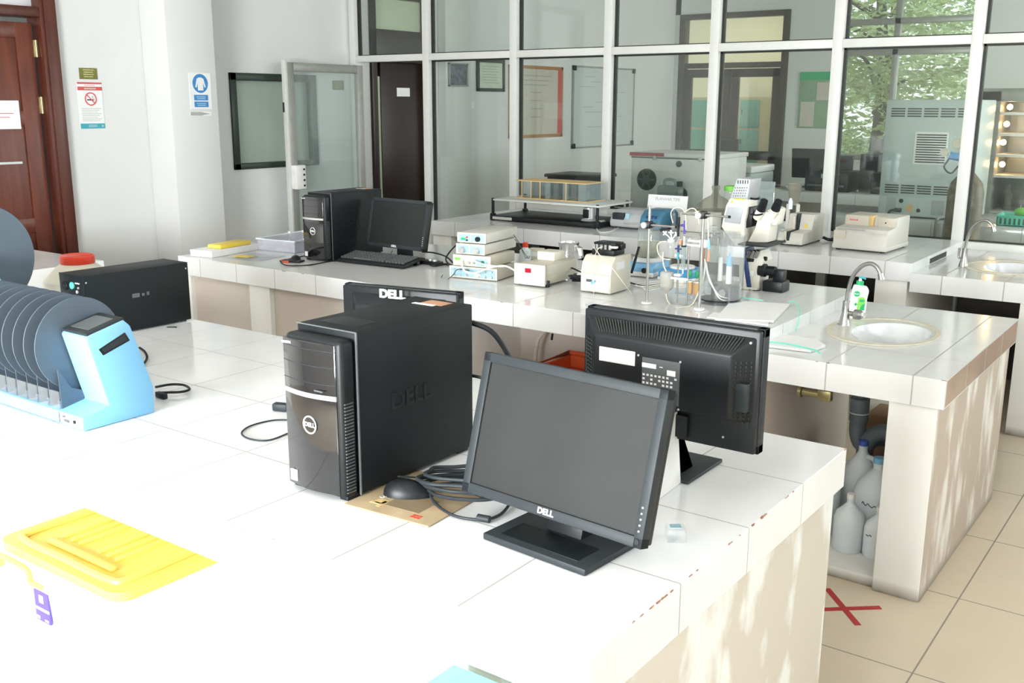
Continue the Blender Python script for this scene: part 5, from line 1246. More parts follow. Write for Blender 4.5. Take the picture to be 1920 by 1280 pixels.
# ================================================================== REAR BENCH THINGS
t = thing('shaker', 'long black shaker frame with a pale top plate on the rear bench', 'shaker', (-4.0, 6.05, ZB), 0)
MB().box(-.455, -.20, .004, .46, .24, .035, .004).build('base', 'black', t)
MB().box(-.43, -.204, .008, -.26, -.199, .028).build('name_strip', 'alu', t)
for x in (-.44, .445):
    for y in (-.185, .22):
        m = MB(); m.box(x - .016, y - .016, 0, x + .016, y + .016, .05, .003); m.cyl((x, y, .04), .011, .12); m.build('post', 'black', t)
MB().box(-.43, -.20, .142, .47, .25, .155, .003).build('top_plate', 'alu', t)
MB().box(-.40, .15, .12, .45, .162, .132).build('rail', 'black', t)
m = MB(); m.lathe([(0, 0), (.058, 0), (.052, .008), (.042, .015), (.040, .09), (0, .09)], (.31, -.07, .036), seg=28); m.build('motor', 'silver', t)
MB().box(.285, -.116, .055, .33, -.106, .115, .003).build('motor_panel', 'black', t)
t = thing('glass_rack', 'clear rack with amber edges standing on the shaker plate', 'rack', (-3.985, 6.10, ZB + .156), 0)
MB().box(-.34, -.12, .0, .27, .12, .006).build('bottom_plate', 'yellow_edge' if 'yellow_edge' in K else 'gold', t)
MB().box(-.34, -.12, .125, .27, .12, .131).build('top_plate', 'gold', t)
for k, x in enumerate((-.33, -.24, -.17, -.08, -.01, .07, .14)):
    MB().box(x, -.115, .006, x + .045, .115, .125).build('rack_wall', 'acrylic_blue' if k % 2 else 'acrylic', t)
MB().box(.20, -.118, .006, .265, .118, .125).build('end_block', 'acrylic_blue', t)
m = MB(); [m.box(x - .003, -.122, .006, x + .003, -.118, .125) for x in (-.28, -.2, -.12, .1)]; m.build('amber_edges', 'gold', t)
tag(MB().box(-.10, -.10, 0, .12, .12, .004).build('clear_plate', 'acrylic', None, Matrix.Translation((-3.62, 6.15, ZB + .16))), 'loose clear sheet at the right end of the shaker plate', 'sheet') if False else None
t = thing('measuring_tape', 'small roll with a pink and white end beside the shaker', 'roll', tuple(az(1127, 425)), 0)
MB().cyl((0, -.03, .022), .022, .06, 'Y').build('roll_body', 'white_plastic', t); MB().cyl((0, -.034, .022), .015, .005, 'Y').build('pink_end', mat('pink_plastic', (.72, .05, .14), .4), t)
cable('white_cable', [az(x, y) + Vector((0, 0, .004)) for x, y in ((1118, 428), (1125, 436), (1145, 435), (1160, 428))], .003, 'white_plastic', 'white cord curling in front of the shaker end')
t = thing('rotary_device', 'rounded grey and petrol blue device behind the rod stands', 'instrument', (-3.345, 6.10, ZB), 0)
MB().prism([(-.14, .01), (.14, .01), (.14, .10), (.10, .125), (-.06, .125), (-.12, .09), (-.145, .05)], 'X', -.17, .06, .015, seg=3).build('grey_case', 'mic_grey', t)
MB().prism([(-.13, .01), (.145, .01), (.145, .11), (.10, .135), (-.06, .135), (-.115, .095), (-.135, .05)], 'X', .05, .21, .02, seg=3).build('blue_case', 'petrol', t)
MB().box(-.15, -.14, .06, -.06, -.105, .105, .003).build('display', 'dark_grey', t, Matrix.Rotation(R(0), 4, 'X')); MB().box(-.05, -.14, .065, -.02, -.107, .105, .003).build('keypad', 'sky_panel', t)
m = MB(); [m.box(.10 + k * .03, -.122, .08, .12 + k * .03, -.105, .10, .002) for k in range(3)]; m.build('dark_buttons', 'navy', t)
[MB().cyl((x, y, 0), .014, .012).build('foot', 'black', t) for x in (-.15, .16) for y in (-.1, .1)]
t = thing('notice_sheet', 'white notice sheet standing against the glass with the words PLANVAR TIPE', 'notice', tuple((at(1212, 415, 6.4) + at(1284, 418, 6.4)) / 2)[:2] + (ZB,), 0)
MB().box(-.155, -.0015, 0, .155, .0015, .20).build('sheet', 'paper', t, Matrix.Rotation(R(-8), 4, 'X')); text_obj('notice_text', 'PLANVAR TIPE', .030, 'knob_grey', t, Matrix.Rotation(R(-8), 4, 'X') @ F_negY(0, -.0022, .172), .0003)
MB().prism([(0, 0), (.06, 0), (.0, .12)], 'X', -.02, .02).build('stand', 'paper', t)

def spec1():
    t = thing('slit_instrument', 'warm grey instrument with a stepped slotted front, left on the rear bench', 'instrument', (-2.19, 6.02, ZB), 0)
    MB().prism([(-.19, .008), (.17, .008), (.17, .17), (-.01, .175), (-.035, .082), (-.17, .078), (-.19, .04)], 'X', -.08, .075, .006).build('case', 'beige_grey', t)
    m = MB(); m.box(-.022, -.192, .03, -.005, -.02, .085, .002); m.box(-.022, -.045, .085, -.005, .0, .178, .002); m.build('slot', 'dark_grey', t)
    m = MB(); m.box(-.045, -.06, .08, -.024, -.01, .165, .003); m.box(-.042, -.19, .02, -.024, -.04, .086, .003); m.build('slot_guard', 'beige', t)
    c = Vector((.035, -.028, .11)); MB().prism([(c.x - .012, c.z - .01), (c.x + .012, c.z - .01), (c.x, c.z + .011)], 'Y', -.040, -.028).build('warning_triangle', 'yellow', t)
    [MB().cyl((x, y, 0), .012, .01).build('foot', 'black', t) for x in (-.06, .055) for y in (-.15, .14)]
    cable('power_cable', [(-2.11, 6.19, ZB + .02), (-2.08, 6.18, ZB + .012), (-2.05, 6.20, ZB + .01), (-2.07, 6.24, ZB + .01)], .01, 'black', 'short black cord at the back of the stepped instrument')
spec1()
t = thing('spectrophotometer', 'wide warm grey instrument with a lidded sample slot, right on the rear bench', 'instrument', (-1.775, 6.04, ZB), -3)
MB().prism([(-.20, .03), (.18, .03), (.18, .19), (-.03, .19), (-.04, .135), (-.17, .128)], 'X', -.155, .155, .006).build('case', 'beige_grey', t)
MB().box(-.158, -.20, .008, .158, .185, .035, .006).build('base', 'beige_grey', t)
MB().box(-.145, -.06, .13, .02, .10, .192, .008).build('left_lid', 'beige', t); MB().box(.05, -.055, .13, .15, .10, .188, .006).build('right_lid', 'beige', t)
MB().box(.000, -.064, .135, .025, .0, .194, .001).build('sample_slot', 'gold', t)
MB().box(-.14, -.18, .118, .02, -.172, .123).build('groove', 'knob_grey', t)
m = MB(); m.box(.05, -.189, .108, .13, -.187, .1105); m.box(.05, -.189, .102, .11, -.187, .1035); m.build('faint_lettering', 'cement', t)
m = MB(); [m.box(-.115 + k * .013, -.0612, .160, -.106 + k * .013, -.0598, .168) for k in range(4)]; m.build('red_lettering', 'sign_red', t)
MB().box(-.155, -.1905, .04, -.085, -.188, .112).build('front_hatch', 'beige', t)
MB().cyl((.095, -.059, .158), .004, .004, 'Y').build('lock', 'dark_grey', t)
[MB().cyl((x, y, 0), .014, .01).build('foot', 'black', t) for x in (-.13, .13) for y in (-.17, .15)]

t = thing('desiccator', 'brownish glass desiccator with a knobbed lid by the glass partition', 'desiccator', (-2.955, 6.42, ZB))
MB().lathe([(0, .01), (.09, 0), (.11, .02), (.12, .09), (.132, .11), (.132, .118)], seg=36).build('bowl', 'brown_clear', t)
MB().lathe([(.132, .118), (.136, .125), (.115, .16), (.075, .195), (.03, .22), (.02, .24), (.03, .275), (.025, .285), (0, .285)], seg=36).build('lid', 'brown_clear', t)
t = thing('balance', 'low beige box with dark letters left of the microscope on the rear bench', 'instrument', (-2.93, 6.16, ZB))
MB().box(-.12, -.08, 0, .12, .06, .13, .01).build('case', 'beige_grey', t); m = MB(); [m.box(.0 + k * .017, -.081, .092, .011 + k * .017, -.0795, .104) for k in range(5)]; m.build('faint_lettering', 'cement', t)
t = thing('jar', 'clear glass jar with a lime green lid by the glass partition', 'jar', (at(1360, 400, 6.5).x, 6.58, ZB))
MB().lathe([(0, 0), (.05, 0), (.055, .01), (.055, .20), (.045, .22), (.045, .24)], seg=26).build('jar_body', 'clear', t); MB().cyl((0, 0, .24), .05, .035, bev=.003).build('lid', 'lime', t)
MB().cyl((0, 0, .01), .045, .18).build('jar_contents', 'milky', t) if False else None
p = at(1432, 385, 6.4)
t = thing('clear_screen', 'pale translucent sheet standing behind the microscope', 'sheet', (p.x, 6.40, ZB))
MB().box(-.07, -.004, .0, .07, .004, .33, .002).build('sheet', 'acrylic_blue', t); MB().box(-.06, -.04, 0, .06, .04, .012).build('foot', 'acrylic', t)
p = at(1484, 400, 6.3)
t = thing('burette_stand', 'pair of beige posts with a glass cup behind the stepped instrument', 'stand', (p.x, 6.33, ZB))
MB().box(-.06, -.03, 0, .05, .03, .04, .004).build('foot', 'beige', t)
for x in (-.045, .02): MB().box(x, -.01, .03, x + .02, .01, .20, .003).build('post', 'beige_grey', t)
MB().lathe([(.028, .20), (.045, .33), (.043, .33), (.026, .202)], (.0, 0, 0), seg=24).build('cup', 'brown_clear', t)
m = MB(); m.lathe([(0, .17), (.014, .17), (.014, .22), (.006, .24), (0, .24)], (-.01, -.03, 0), seg=14); m.build('small_bottle', 'milky', t)
m = MB(); m.box(-.02, -.012, .195, .03, .012, .205); m.build('cup_support', 'beige', t)

# shapes in the dark under the rear bench
def lowchair(label, x, y, seat_m):
    t = thing('stool', label, 'stool', (x, y, 0), 0, 'stools under the rear bench')
    MB().cyl((0, 0, .44), .17, .035, seg=32, bev=.01).build('seat', seat_m, t)
    for a in (45, 135, 225, 315): MB().tube([(.12 * math.cos(R(a)), .12 * math.sin(R(a)), .44), (.17 * math.cos(R(a)), .17 * math.sin(R(a)), 0)], .012, 8, 1).build('leg', 'black', t)
    MB().tube([(.15 * math.cos(R(a)), .15 * math.sin(R(a)), .2) for a in range(0, 360, 30)], .006, 6, 1, closed=True).build('foot_ring', 'black', t)
lowchair('dark green round stool under the rear bench beside its support wall', -1.86, 6.2, 'green_dark')
lowchair('black round stool under the rear bench below the near tap', -2.3, 6.3, 'black')
t = thing('socket_box', 'small cream socket box on the support wall under the rear bench', 'socket', (-1.62, 5.66, .52))
MB().box(-.02, -.05, -.06, .018, .05, .06, .004).build('box_body', 'cream', t); MB().box(-.022, -.03, -.03, -.02, .03, .03).build('socket_plate', 'white_plastic', t)

# ================================================================== LEFT WALL SIGNS
def wallsign(name, label, y0, z0, y1, z1, x, m_, th=.004):
    t = thing(name, label, 'sign', (x, (y0 + y1) / 2, (z0 + z1) / 2)); w_, h_ = (y1 - y0), (z1 - z0)
    MB().box(0, -w_ / 2, -h_ / 2, th, w_ / 2, h_ / 2, .0008, 1).build('sign_board', m_, t); return t, w_, h_, th
t, w_, h_, th = wallsign('wall_sign', 'small olive sign on the left wall above the no smoking sign', 4.087, 1.832, 4.225, 1.908, XL, 'olive')
m = MB(); [m.box(th, -.04 + .006 * (k % 2), .022 - k * .015, th + .0006, .04 - .006 * (k % 2), .027 - k * .015) for k in range(4)]; m.build('text_lines', 'brass', t)
t, w_, h_, th = wallsign('no_smoking_sign', 'no smoking sign with red top and teal foot on the left wall', 4.062, 1.494, 4.25, 1.811, XL, 'paper')
MB().box(th, -w_ / 2, h_ / 2 - .012, th + .001, w_ / 2, h_ / 2).build('red_band', 'sign_red', t); b_ = MB().box(th, -w_ / 2, h_ / 2 - .055, th + .001, w_ / 2, h_ / 2 - .03).build('red_band', 'sign_red', t)
m = MB(); m.box(th + .001, -.045, h_ / 2 - .048, th + .0016, .045, h_ / 2 - .038); m.box(th, -.04, h_ / 2 - .024, th + .0006, .04, h_ / 2 - .018); m.build('band_lettering', 'pale_pink', t)
b_ = MB().box(th, -w_ / 2, -h_ / 2, th + .001, w_ / 2, -h_ / 2 + .035).build('teal_band', 'teal', t); m = MB(); m.box(th + .001, -.035, -h_ / 2 + .010, th + .0016, .035, -h_ / 2 + .016); m.box(th + .001, -.03, -h_ / 2 + .020, th + .0016, .03, -h_ / 2 + .026); m.cyl((th + .001, .075, -h_ / 2 + .0175), .008, .001, 'X'); m.build('band_lettering', 'sky_panel', t)
m = MB(); m.tube([(th + .001, .042 * math.cos(a), .045 + .042 * math.sin(a)) for a in [2 * PI * i / 28 for i in range(28)]], .0042, 6, 1, closed=True); m.tube([(th + .001, -.03, .075), (th + .001, .03, .015)], .0035, 6, 1); m.build('ban_ring', 'sign_red', t)
m = MB(); m.box(th, -.028, .035, th + .001, .02, .043); m.build('cigarette', 'black', t)
m = MB(); m.box(th, .022, .035, th + .001, .028, .043); m.tube([(th + .001, .024, .047), (th + .001, .012, .056), (th + .001, .02, .065)], .002, 6); m.build('cigarette_smoke', 'knob_grey', t)
m = MB(); [m.box(th, -.075, -.022 - k * .012, th + .0007, .075 - (k % 3) * .015, -.019 - k * .012) for k in range(8)]; m.build('text_lines', 'knob_grey', t)
t, w_, h_, th = wallsign('lab_coat_sign', 'blue mandatory lab coat sign on the pillar', 4.768, 1.627, 4.96, 1.888, -6.4, 'paper')
m = MB(); m.cyl((th, 0, .055), .068, .0012, 'X', seg=40); m.build('blue_disc', 'sign_blue', t)
coat = [(-.012, .098), (.012, .098), (.03, .088), (.046, .03), (.036, .025), (.024, .06), (.024, .005), (-.024, .005), (-.024, .06), (-.036, .025), (-.046, .03), (-.03, .088)]
MB().prism(coat, 'X', th + .0012, th + .002).build('coat_symbol', 'paper', t)
for z in (-.047, -.095):
    q = MB().box(th, -.062, z - .02, th + .0012, .062, z + .02).build('blue_band', 'sign_blue', t)
    m = MB(); m.box(th + .0012, -.042, z + .003, th + .0018, .042, z + .009); m.box(th + .0012, -.036, z - .010, th + .0018, .036, z - .004); m.build('band_lettering', 'sky_panel', q)
t, w_, h_, th = wallsign('torn_label', 'torn dark label strip on the pillar under the blue sign', 4.758, 1.580, 4.95, 1.610, -6.4, 'paper', .0015)
MB().prism([(-.09, -.012), (.0, -.014), (.05, -.006), (.085, -.002), (.05, .004), (.0, .012), (-.09, .013)], 'X', th, th + .001).build('dark_remnant', 'knob_grey', t)
t, w_, h_, th = wallsign('wall_sign', 'small olive sign on the left wall seen through the open glass door', 6.50, 1.79, 6.64, 1.87, XL, 'olive')
m = MB(); [m.box(th, -.04, .022 - k * .015, th + .0006, .04, .027 - k * .015) for k in range(4)]; m.build('text_lines', 'brass', t)

# ================================================================== FAR ROOM (seen through the glass)
def frame_on_wall(name, label, cat, y0, z0, y1, z1, fm, pm, fwid=.03, depth=.025):
    t = thing(name, label, cat, (XL, (y0 + y1) / 2, (z0 + z1) / 2)); w_, h_ = y1 - y0, z1 - z0
    m = MB(); m.box(0, -w_ / 2, h_ / 2 - fwid, depth, w_ / 2, h_ / 2, .003); m.box(0, -w_ / 2, -h_ / 2, depth, w_ / 2, -h_ / 2 + fwid, .003)
    m.box(0, -w_ / 2, -h_ / 2, depth, -w_ / 2 + fwid, h_ / 2, .003); m.box(0, w_ / 2 - fwid, -h_ / 2, depth, w_ / 2, h_ / 2, .003); m.build('frame', fm, t)
    MB().box(0, -w_ / 2 + fwid, -h_ / 2 + fwid, depth * .5, w_ / 2 - fwid, h_ / 2 - fwid).build('sheet', pm, t)
    return t, w_, h_, depth * .5
K['photo_dark'] = mat('bluish_photo_print', (.12, .13, .17), .4, var=.5, vs=22)
K['cert'] = mat('pale_certificate', (.62, .68, .55), .5, var=.06, vs=12)
K['poster'] = mat('cream_poster', (.58, .55, .46), .5, var=.04)
K['oak'] = mat('orange_oak_frame', (.42, .20, .07), .45)
K['board'] = mat('whiteboard_surface', (.62, .67, .67), .25, var=.03)
K['notice_green'] = mat('green_notice_board', (.26, .40, .26), .6, var=.08)
t, w_, h_, d_ = frame_on_wall('picture', 'small dark picture high on the far room wall, leftmost behind the glass', 'picture', 7.98, 1.84, 8.28, 2.07, 'alu_grey', 'photo_dark', .015); t.location.x = -6.6
t, w_, h_, d_ = frame_on_wall('framed_certificate', 'dark framed pale certificate on the far room wall right of the small picture', 'certificate', 8.56, 1.80, 9.04, 2.13, 'dark_green', 'cert', .035)
m = MB(); [m.box(d_, -.15, .09 - k * .028, d_ + .001, .15 - .04 * (k % 2), .096 - k * .028) for k in range(7)]; m.build('text_lines', 'knob_grey', t)
t, w_, h_, d_ = frame_on_wall('poster_board', 'orange wood framed poster with text lines on the far room wall', 'poster', 9.13, 1.30, 10.18, 2.09, 'oak', 'poster', .035)
m = MB(); [m.box(d_, -.35 + .04 * (k % 2), .28 - k * .05 - (.06 if k > 2 else 0), d_ + .001, .30 - .05 * (k % 3), .292 - k * .05 - (.06 if k > 2 else 0)) for k in range(3)]
[m.box(d_, -.12, .10 - k * .09, d_ + .001, .10, .112 - k * .09) for k in range(4)]; m.build('text_lines', 'knob_grey', t)
m = MB(); m.box(.0, w_ / 2 - .09, -h_ / 2 + .04, .02, w_ / 2 - .035, h_ / 2 - .03); m.build('red_reflection', 'sign_red', t)  # red strip paints a reflection in the glass onto the poster
t, w_, h_, d_ = frame_on_wall('whiteboard', 'large whiteboard with faint writing on the far room wall', 'whiteboard', 10.40, 1.15, 11.88, 2.12, 'alu_grey', 'board', .02)
m = MB(); [m.box(0, sy * (w_ / 2 - .03) - .03, sz * (h_ / 2 - .03) - .03, .035, sy * (w_ / 2 - .03) + .03, sz * (h_ / 2 - .03) + .03, .008) for sy in (-1, 1) for sz in (-1, 1)]; m.build('corner_caps', 'black', t)
random.seed(4); m = MB()
for k in range(12):
    y = -.62 + random.random() * .75; m.box(d_, y, .36 - k * .06, d_ + .001, y + .2 + random.random() * .3, .368 - k * .06)
m.build('faint_writing', 'knob_grey', t)
t = thing('socket_plate', 'small white socket plate below the framed certificate', 'socket', (XL, 8.47, 1.66)); MB().box(0, -.05, -.035, .012, .05, .035, .003).build('plate', 'white_plastic', t)

t = thing('glove_box', 'white glove box with two round dark ports and a red corner behind the glass', 'glove box', (-4.50, 9.13, .62))
MB().box(-.46, -.33, .01, .46, .33, .56, .01).build('case', 'cabinet_blue' if False else 'white_plastic', t)
MB().box(-.47, -.34, .56, .47, .34, .60, .006).build('lid', 'white_plastic', t)
MB().box(-.472, -.345, .565, -.10, -.338, .598).build('red_band', 'red_dull', t)
MB().box(-.46, -.333, .545, .46, -.329, .556).build('lid_gap', 'dark_strip', t)
for x, z, r_ in ((-.28, .34, .105), (.10, .22, .06)):
    m = MB(); m.cyl((x, -.345, z), r_, .02, 'Y', bev=.004); pt = m.build('port', 'dark_green', t)
    m = MB(); m.cyl((x, -.352, z), r_ * .35, .01, 'Y'); [m.box(-r_ * .9, -.3525, -.008, r_ * .9, -.349, .008, M=Matrix.Translation((x, 0, z)) @ Matrix.Rotation(R(a), 4, 'Y')) for a in (0, 60, 120)]; m.build('port_star', 'mid_grey', pt)
m = MB(); m.cyl((.06, -.34, .50), .03, .02, 'Y'); m.build('vent_cap', 'black', t)
m = MB(); [m.box(x - .015, -.35, .53, x + .015, -.33, .57, .002) for x in (-.2, .28)]; m.build('lid_latch', 'silver', t)
t = thing('jerrycan', 'translucent jerrycan in front of the glove box behind the glass', 'jerrycan', (-4.45, 8.68, .0))
MB().box(-.13, -.07, .62, .13, .02, .93, .04, 4).build('can_body', 'acrylic_blue', t); MB().tube([(-.06, -.03, .93), (-.05, -.03, .98), (.04, -.03, .98), (.06, -.03, .93)], .014, 10).build('handle', 'acrylic_blue', t); MB().cyl((.10, -.03, .92), .028, .05, bev=.004).build('cap', 'black', t)
t.location.z = .0; 
t = thing('dark_cabinet', 'dark box on a grey stool behind the shaker rack, behind the glass', 'box', (-5.0, 8.0, 0))
MB().box(-.28, -.2, .55, .20, .2, 1.02, .01).build('case', 'dark_grey', t); MB().box(-.30, -.22, 1.02, .22, .22, 1.05, .006).build('lid', 'black', t); MB().box(-.26, -.18, 0, .18, .18, .55, .01).build('pedestal', 'mid_grey', t)
t = thing('chest_freezer', 'grey white chest freezer behind the glove box near the double door', 'freezer', (-4.35, 10.0, 0))
MB().box(-.26, -.3, .03, .26, .3, 1.0, .02).build('body', 'cabinet_blue', t); MB().box(-.265, -.305, 1.0, .265, .305, 1.07, .015).build('lid', 'white_plastic', t); MB().box(-.02, -.315, .98, .04, -.30, 1.04, .004).build('lid_latch', 'mid_grey', t)

# lockers and extinguisher in the corridor
for k, (x0, x1) in enumerate(((-7.09, -6.72), (-6.70, -6.33), (-6.25, -5.90))):
    t = thing('locker', ('leftmost', 'middle', 'rightmost')[k] + ' turquoise locker seen through the double door', 'locker', ((x0 + x1) / 2, 14.45, 0), 0, 'turquoise lockers in the corridor'); w_ = (x1 - x0) / 2
    MB().box(-w_, -.22, 0, w_ + (.14 if k == 2 else 0), .22, 1.78, .005).build('body', 'locker_frame', t)
    for z in (.05, .48, .91, 1.34):
        dr = MB().box(-w_ + .025, -.232, z, w_ - .025, -.22, z + .40, .003).build('locker_door', 'locker', t)
        MB().box(-w_ + .05, -.24, z + .2, -w_ + .065, -.232, z + .27).build('handle', 'dark_green', dr)
t = thing('fire_extinguisher', 'red fire extinguisher on the yellow corridor wall', 'fire extinguisher', (-5.90, 14.90, 1.60))
MB().lathe([(0, 0), (.07, 0), (.075, .02), (.075, .32), (.04, .38), (.02, .40), (0, .40)], seg=20).build('cylinder', 'red', t); MB().box(-.03, -.05, .40, .03, .03, .45, .005).build('valve', 'black', t); MB().tube([(-.03, 0, .42), (-.10, 0, .38), (-.11, 0, .2), (-.09, 0, .05)], .01, 8).build('hose', 'black', t); MB().box(-.03, .06, .1, .03, .08, .3).build('bracket', 'black', t)
t = thing('pole', 'thin grey pole standing beside the lockers', 'pole', (-5.50, 14.2, 0)); MB().cyl((0, 0, 0), .012, 1.45).build('rod', 'mid_grey', t); MB().cyl((0, 0, 1.43), .02, .03).build('knob', 'mid_grey', t); MB().cyl((0, 0, 0), .10, .02).build('foot', 'mid_grey', t)
t = thing('notice_board', 'green notice board with papers on the far wall right of the double door', 'notice board', (-4.66, YF, 1.73))
MB().box(-.225, -.02, -.35, .225, 0, .35, .004).build('board', 'notice_green', t)
for (a, b, c_, e) in ((-.19, -.33, -.01, -.02), (.01, .0, .2, .22)):
    MB().box(a, -.024, b, c_, -.02, e).build('pinned_paper', 'poster', t)
MB().box(-.225, -.022, .25, .225, -.02, .35).build('header_band', 'green', t)

# printers and computers on the far bench
def desk_pc(label, x, y, kind):
    t = thing('desktop_device', label, 'device', (x, y, .84), 0, 'black devices on the far bench')
    if kind == 0:
        MB().box(-.20, -.03, .10, .20, .0, .40, .006).build('screen_back', 'black', t, Matrix.Rotation(R(8), 4, 'X')); MB().box(-.10, -.06, 0, .10, .08, .015, .004).build('base', 'black', t); MB().box(-.03, -.01, .01, .03, .02, .2).build('neck', 'black', t)
    elif kind == 1:
        MB().box(-.22, -.18, 0, .22, .18, .20, .02).build('body', 'black', t); MB().box(-.18, -.22, .05, .18, -.16, .07, .003).build('paper_tray', 'mid_grey', t); MB().box(-.17, .05, .2, .17, .09, .34, .004).build('paper_feed', 'dark_grey', t); MB().box(-.05, -.19, .13, .12, -.178, .17).build('panel', 'silver', t)
    else:
        MB().box(-.09, -.20, 0, .09, .20, .36, .004).build('case', 'mid_grey', t); MB().box(-.085, -.205, .02, .085, -.2, .34).build('front_panel', 'black', t)
desk_pc('dark flat monitor at the left end of the far bench', -3.70, 10.35, 0)
desk_pc('black printer in the middle of the far bench', -3.40, 10.1, 1)
desk_pc('small dark computer case standing right of the black printer', -3.08, 10.4, 2)
desk_pc('second black printer at the right end of the far bench', -2.75, 10.1, 1)
t = thing('white_bowl', 'small white bowl on the far bench edge', 'bowl', (-3.72, 9.86, .84)); MB().lathe([(0, 0), (.03, 0), (.06, .04), (.055, .04), (.028, .006), (0, .006)], seg=20).build('bowl_body', 'white_plastic', t)

# aqua cabinet seen from behind, with vents
t = thing('laboratory_cabinet', 'pale aqua steel cabinet back with vent slots behind the glass', 'cabinet', (-1.98, 8.18, .84))
MB().box(-.33, -.22, .01, .33, .30, .87, .008).build('case', 'cabinet_blue', t)
m = MB()
for k in range(4):
    for q in range(5):
        m.box(-.29 + q * .118, -.2225, .80 - k * .018, -.19 + q * .118, -.219, .81 - k * .018); m.box(-.29 + q * .118, -.2225, .235 - k * .018, -.19 + q * .118, -.219, .245 - k * .018)
m.build('vent_slots', 'dark_green', t)
g = MB().box(-.10, -.235, .40, .14, -.219, .64, .003).build('grille', 'white_plastic', t)
m = MB()
for k in range(12): m.box(-.085, -.237, .415 + k * .018, .125, -.2345, .424 + k * .018)
m.build('grille_slots', 'dark_grey', g)
MB().box(-.325, -.2235, .02, .325, -.219, .155).build('lower_panel', 'cabinet_blue', t)
m = MB(); m.box(-.27, -.2255, .03, -.20, -.2225, .15); m.box(.06, -.2255, .03, .15, -.2225, .14); m.build('grey_fields', 'mic_grey', t)
m = MB(); m.cyl((-.16, -.23, .125), .016, .01, 'Y'); m.cyl((-.03, -.23, .06), .014, .01, 'Y'); m.cyl((.20, -.23, .11), .02, .01, 'Y'); m.build('sockets', 'dark_grey', t)
MB().box(-.12, -.2265, .05, -.07, -.2235, .10).build('amber_label', 'gold', t)
m = MB(); m.tube([(-.18, -.24, .055), (-.22, -.26, .05), (-.235, -.27, .025), (-.24, -.28, .014)], .010, 8); m.box(-.20, -.25, .04, -.15, -.225, .07, .004); m.build('power_lead', 'dark_green', t)
for k in (0, 1):
    m = MB(); m.tube([(.20 + k * .06, -.235, .11), (.19 + k * .06, -.30, .04), (.175 + k * .06, -.44, .035), (.17 + k * .06, -.50, .0), (.17 + k * .06, -.51, -.3)], .010, 8); m.build('grey_hose', 'alu_grey', t)
t = thing('gas_cylinder', 'worn brown gas cylinder with a blue regulator behind the glass', 'gas cylinder', (-1.575, 7.42, 0))
MB().lathe([(0, 0), (.105, 0), (.115, .02), (.115, 1.10), (.10, 1.16), (.05, 1.22), (.035, 1.24), (.035, 1.30), (0, 1.30)], seg=32).build('cylinder', 'rust', t)
MB().cyl((0, 0, 1.29), .02, .06).build('valve', 'brass', t)
MB().tube([(-.02, 0, 1.33), (-.07, -.02, 1.33), (-.12, -.02, 1.34)], .026, 12, 2).build('regulator', 'blue_mid', t)
m = MB(); m.cyl((-.075, -.05, 1.42), .034, .03, 'Y', bev=.003); m.cyl((-.155, -.05, 1.36), .028, .03, 'Y', bev=.003); m.build('gauge', 'cement', t)
MB().tube([(-.12, -.02, 1.32), (-.15, -.03, 1.26), (-.10, -.04, 1.22), (-.06, -.03, 1.27)], .006, 8).build('gas_hose', 'dark_green', t)
# lit shelf cabinet
t = thing('lit_shelf_cabinet', 'open cabinet with glowing bulbs on its shelves at the right behind the glass', 'cabinet', (-1.36, 8.72, 0))
m = MB(); m.box(-.44, -.02, 0, -.30, .45, 1.78, .004); m.box(.46, -.02, 0, .50, .45, 1.78, .004); m.box(-.44, -.02, 1.70, .5, .45, 1.80, .004); m.box(-.44, .43, 0, .5, .45, 1.78); m.build('cabinet_body', 'mid_grey2', t) if 'mid_grey2' in K else m.build('cabinet_body', 'alu_grey', t)
for z in (.84, 1.12, 1.28, 1.44, 1.60): MB().box(-.30, 0, z, .46, .43, z + .02).build('shelf', 'white_plastic', t)
for x, z in ((-.25, 1.66), (-.26, 1.53), (-.27, 1.39), (-.26, 1.22), (.1, 1.53), (.1, 1.22)):
    MB().sphere((x, .07, z), .022, seg=12).build('glowing_bulb', 'bulb', t)
for k, x in enumerate((-.2, -.1, .0, .12)):
    g = thing('glass_bottle', ('first', 'second', 'third', 'fourth')[k] + ' brownish bottle from the left inside the lit cabinet', 'bottle', (-1.36 + x, 8.85, .86)); MB().lathe([(0, 0), (.035, 0), (.035, .12), (.012, .16), (.012, .20), (0, .20)], seg=16).build('bottle_body', 'brown_clear', g)
t = thing('plastic_basket', 'green plastic basket behind the glass at the right edge', 'basket', (-1.24, 7.95, .84))
m = MB(); [m.box(*b, .003) for b in ((-.20, -.12, .0, .20, .12, .01), (-.20, -.12, 0, -.19, .12, .07), (.19, -.12, 0, .20, .12, .07), (-.20, -.12, 0, .20, -.11, .07), (-.20, .11, 0, .20, .12, .07))]; m.build('basket_body', 'mint', t)
m = MB(); m.tube([(-.205, -.125, .07), (.205, -.125, .07), (.205, .125, .07), (-.205, .125, .07)], .007, 6, 1, closed=True); m.build('basket_rim', 'mint', t)
m = MB(); [m.box(-.18 + k * .03, -.1215, .012, -.165 + k * .03, -.1195, .055) for k in range(12)]; m.build('basket_slots', 'green_dark', t)
tag(MB().box(-.14, -.08, .0, .14, .08, .03, .01).build('blue_cloth', 'blue_mid', None, Matrix.Translation((-1.22, 7.95, .88))), 'blue folded cloth inside the green basket', 'cloth')
tag(MB().sphere((-1.30, 7.93, .935), .04, (1.2, 1, .8)).build('lime_ball', 'lime'), 'lime green sponge on top of the green basket', 'sponge')

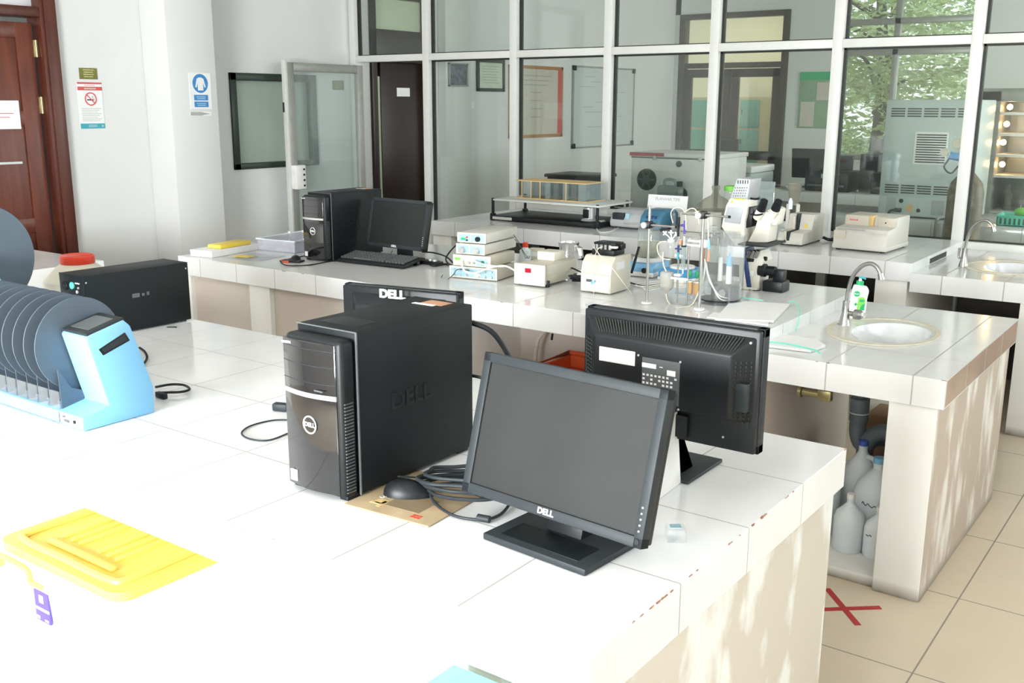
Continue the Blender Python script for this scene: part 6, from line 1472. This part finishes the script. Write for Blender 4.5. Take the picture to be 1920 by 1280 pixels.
# trees outside the far window
def leaf_tree(label, x, y, h, r, n, seed, lm):
    t = thing('tree', label, 'tree', (x, y, -.2), 0, 'trees outside the far window'); rnd = random.Random(seed)
    m = MB(); m.tube([(0, 0, 0), (.1, .05, h * .4), (-.05, 0, h * .8)], [.16, .07], 10); 
    for k in range(7):
        a = rnd.random() * 2 * PI; z = h * (.3 + .08 * k); m.tube([(0, 0, z), (r * .5 * math.cos(a), r * .5 * math.sin(a), z + .4), (r * .9 * math.cos(a), r * .9 * math.sin(a), z + .5)], [.05, .015], 6)
    m.build('trunk', 'bark', t)
    b = bmesh.new(); cl = []
    for k in range(90):
        a = rnd.random() * 2 * PI; zz = rnd.random(); rr = r * math.sqrt(rnd.random()) * (1.05 - .5 * abs(zz - .4)); cl.append((rr * math.cos(a), rr * math.sin(a), h * (.12 + .95 * zz)))
    for k in range(n):
        c_ = rnd.choice(cl); p = Vector((c_[0] + rnd.gauss(0, .24), c_[1] + rnd.gauss(0, .24), c_[2] + rnd.gauss(0, .13)))
        u = Vector((rnd.gauss(0, 1), rnd.gauss(0, 1), rnd.gauss(0, .35))).normalized(); v = u.cross(Vector((rnd.gauss(0, 1), rnd.gauss(0, 1), rnd.gauss(0, 1)))).normalized(); s_ = .035 + rnd.random() * .035
        b.faces.new([b.verts.new(p + u * s_ * 1.6), b.verts.new(p + v * s_ * .5), b.verts.new(p - u * s_ * 1.6), b.verts.new(p - v * s_ * .5)])
    me = bpy.data.meshes.new('foliage'); b.to_mesh(me); b.free(); me.materials.append(lm); o = bpy.data.objects.new('foliage', me); COL.objects.link(o); o.parent = t; o['kind'] = 'stuff'
lf1 = mat('light_foliage', (.62, .72, .42), .6, var=.35, vs=2.5); lf2 = mat('deep_foliage', (.42, .55, .32), .6, var=.35, vs=2.5)
leaf_tree('light green tree close outside the far room window', -5.3, 17.6, 4.6, 1.5, 9500, 1, lf1)
leaf_tree('darker green tree further right outside the far room window', -4.4, 21.9, 5.8, 1.8, 9500, 2, lf1)
leaf_tree('tall tree at the back outside the far room window', -7.9, 27.0, 7.5, 2.4, 9000, 3, lf2)
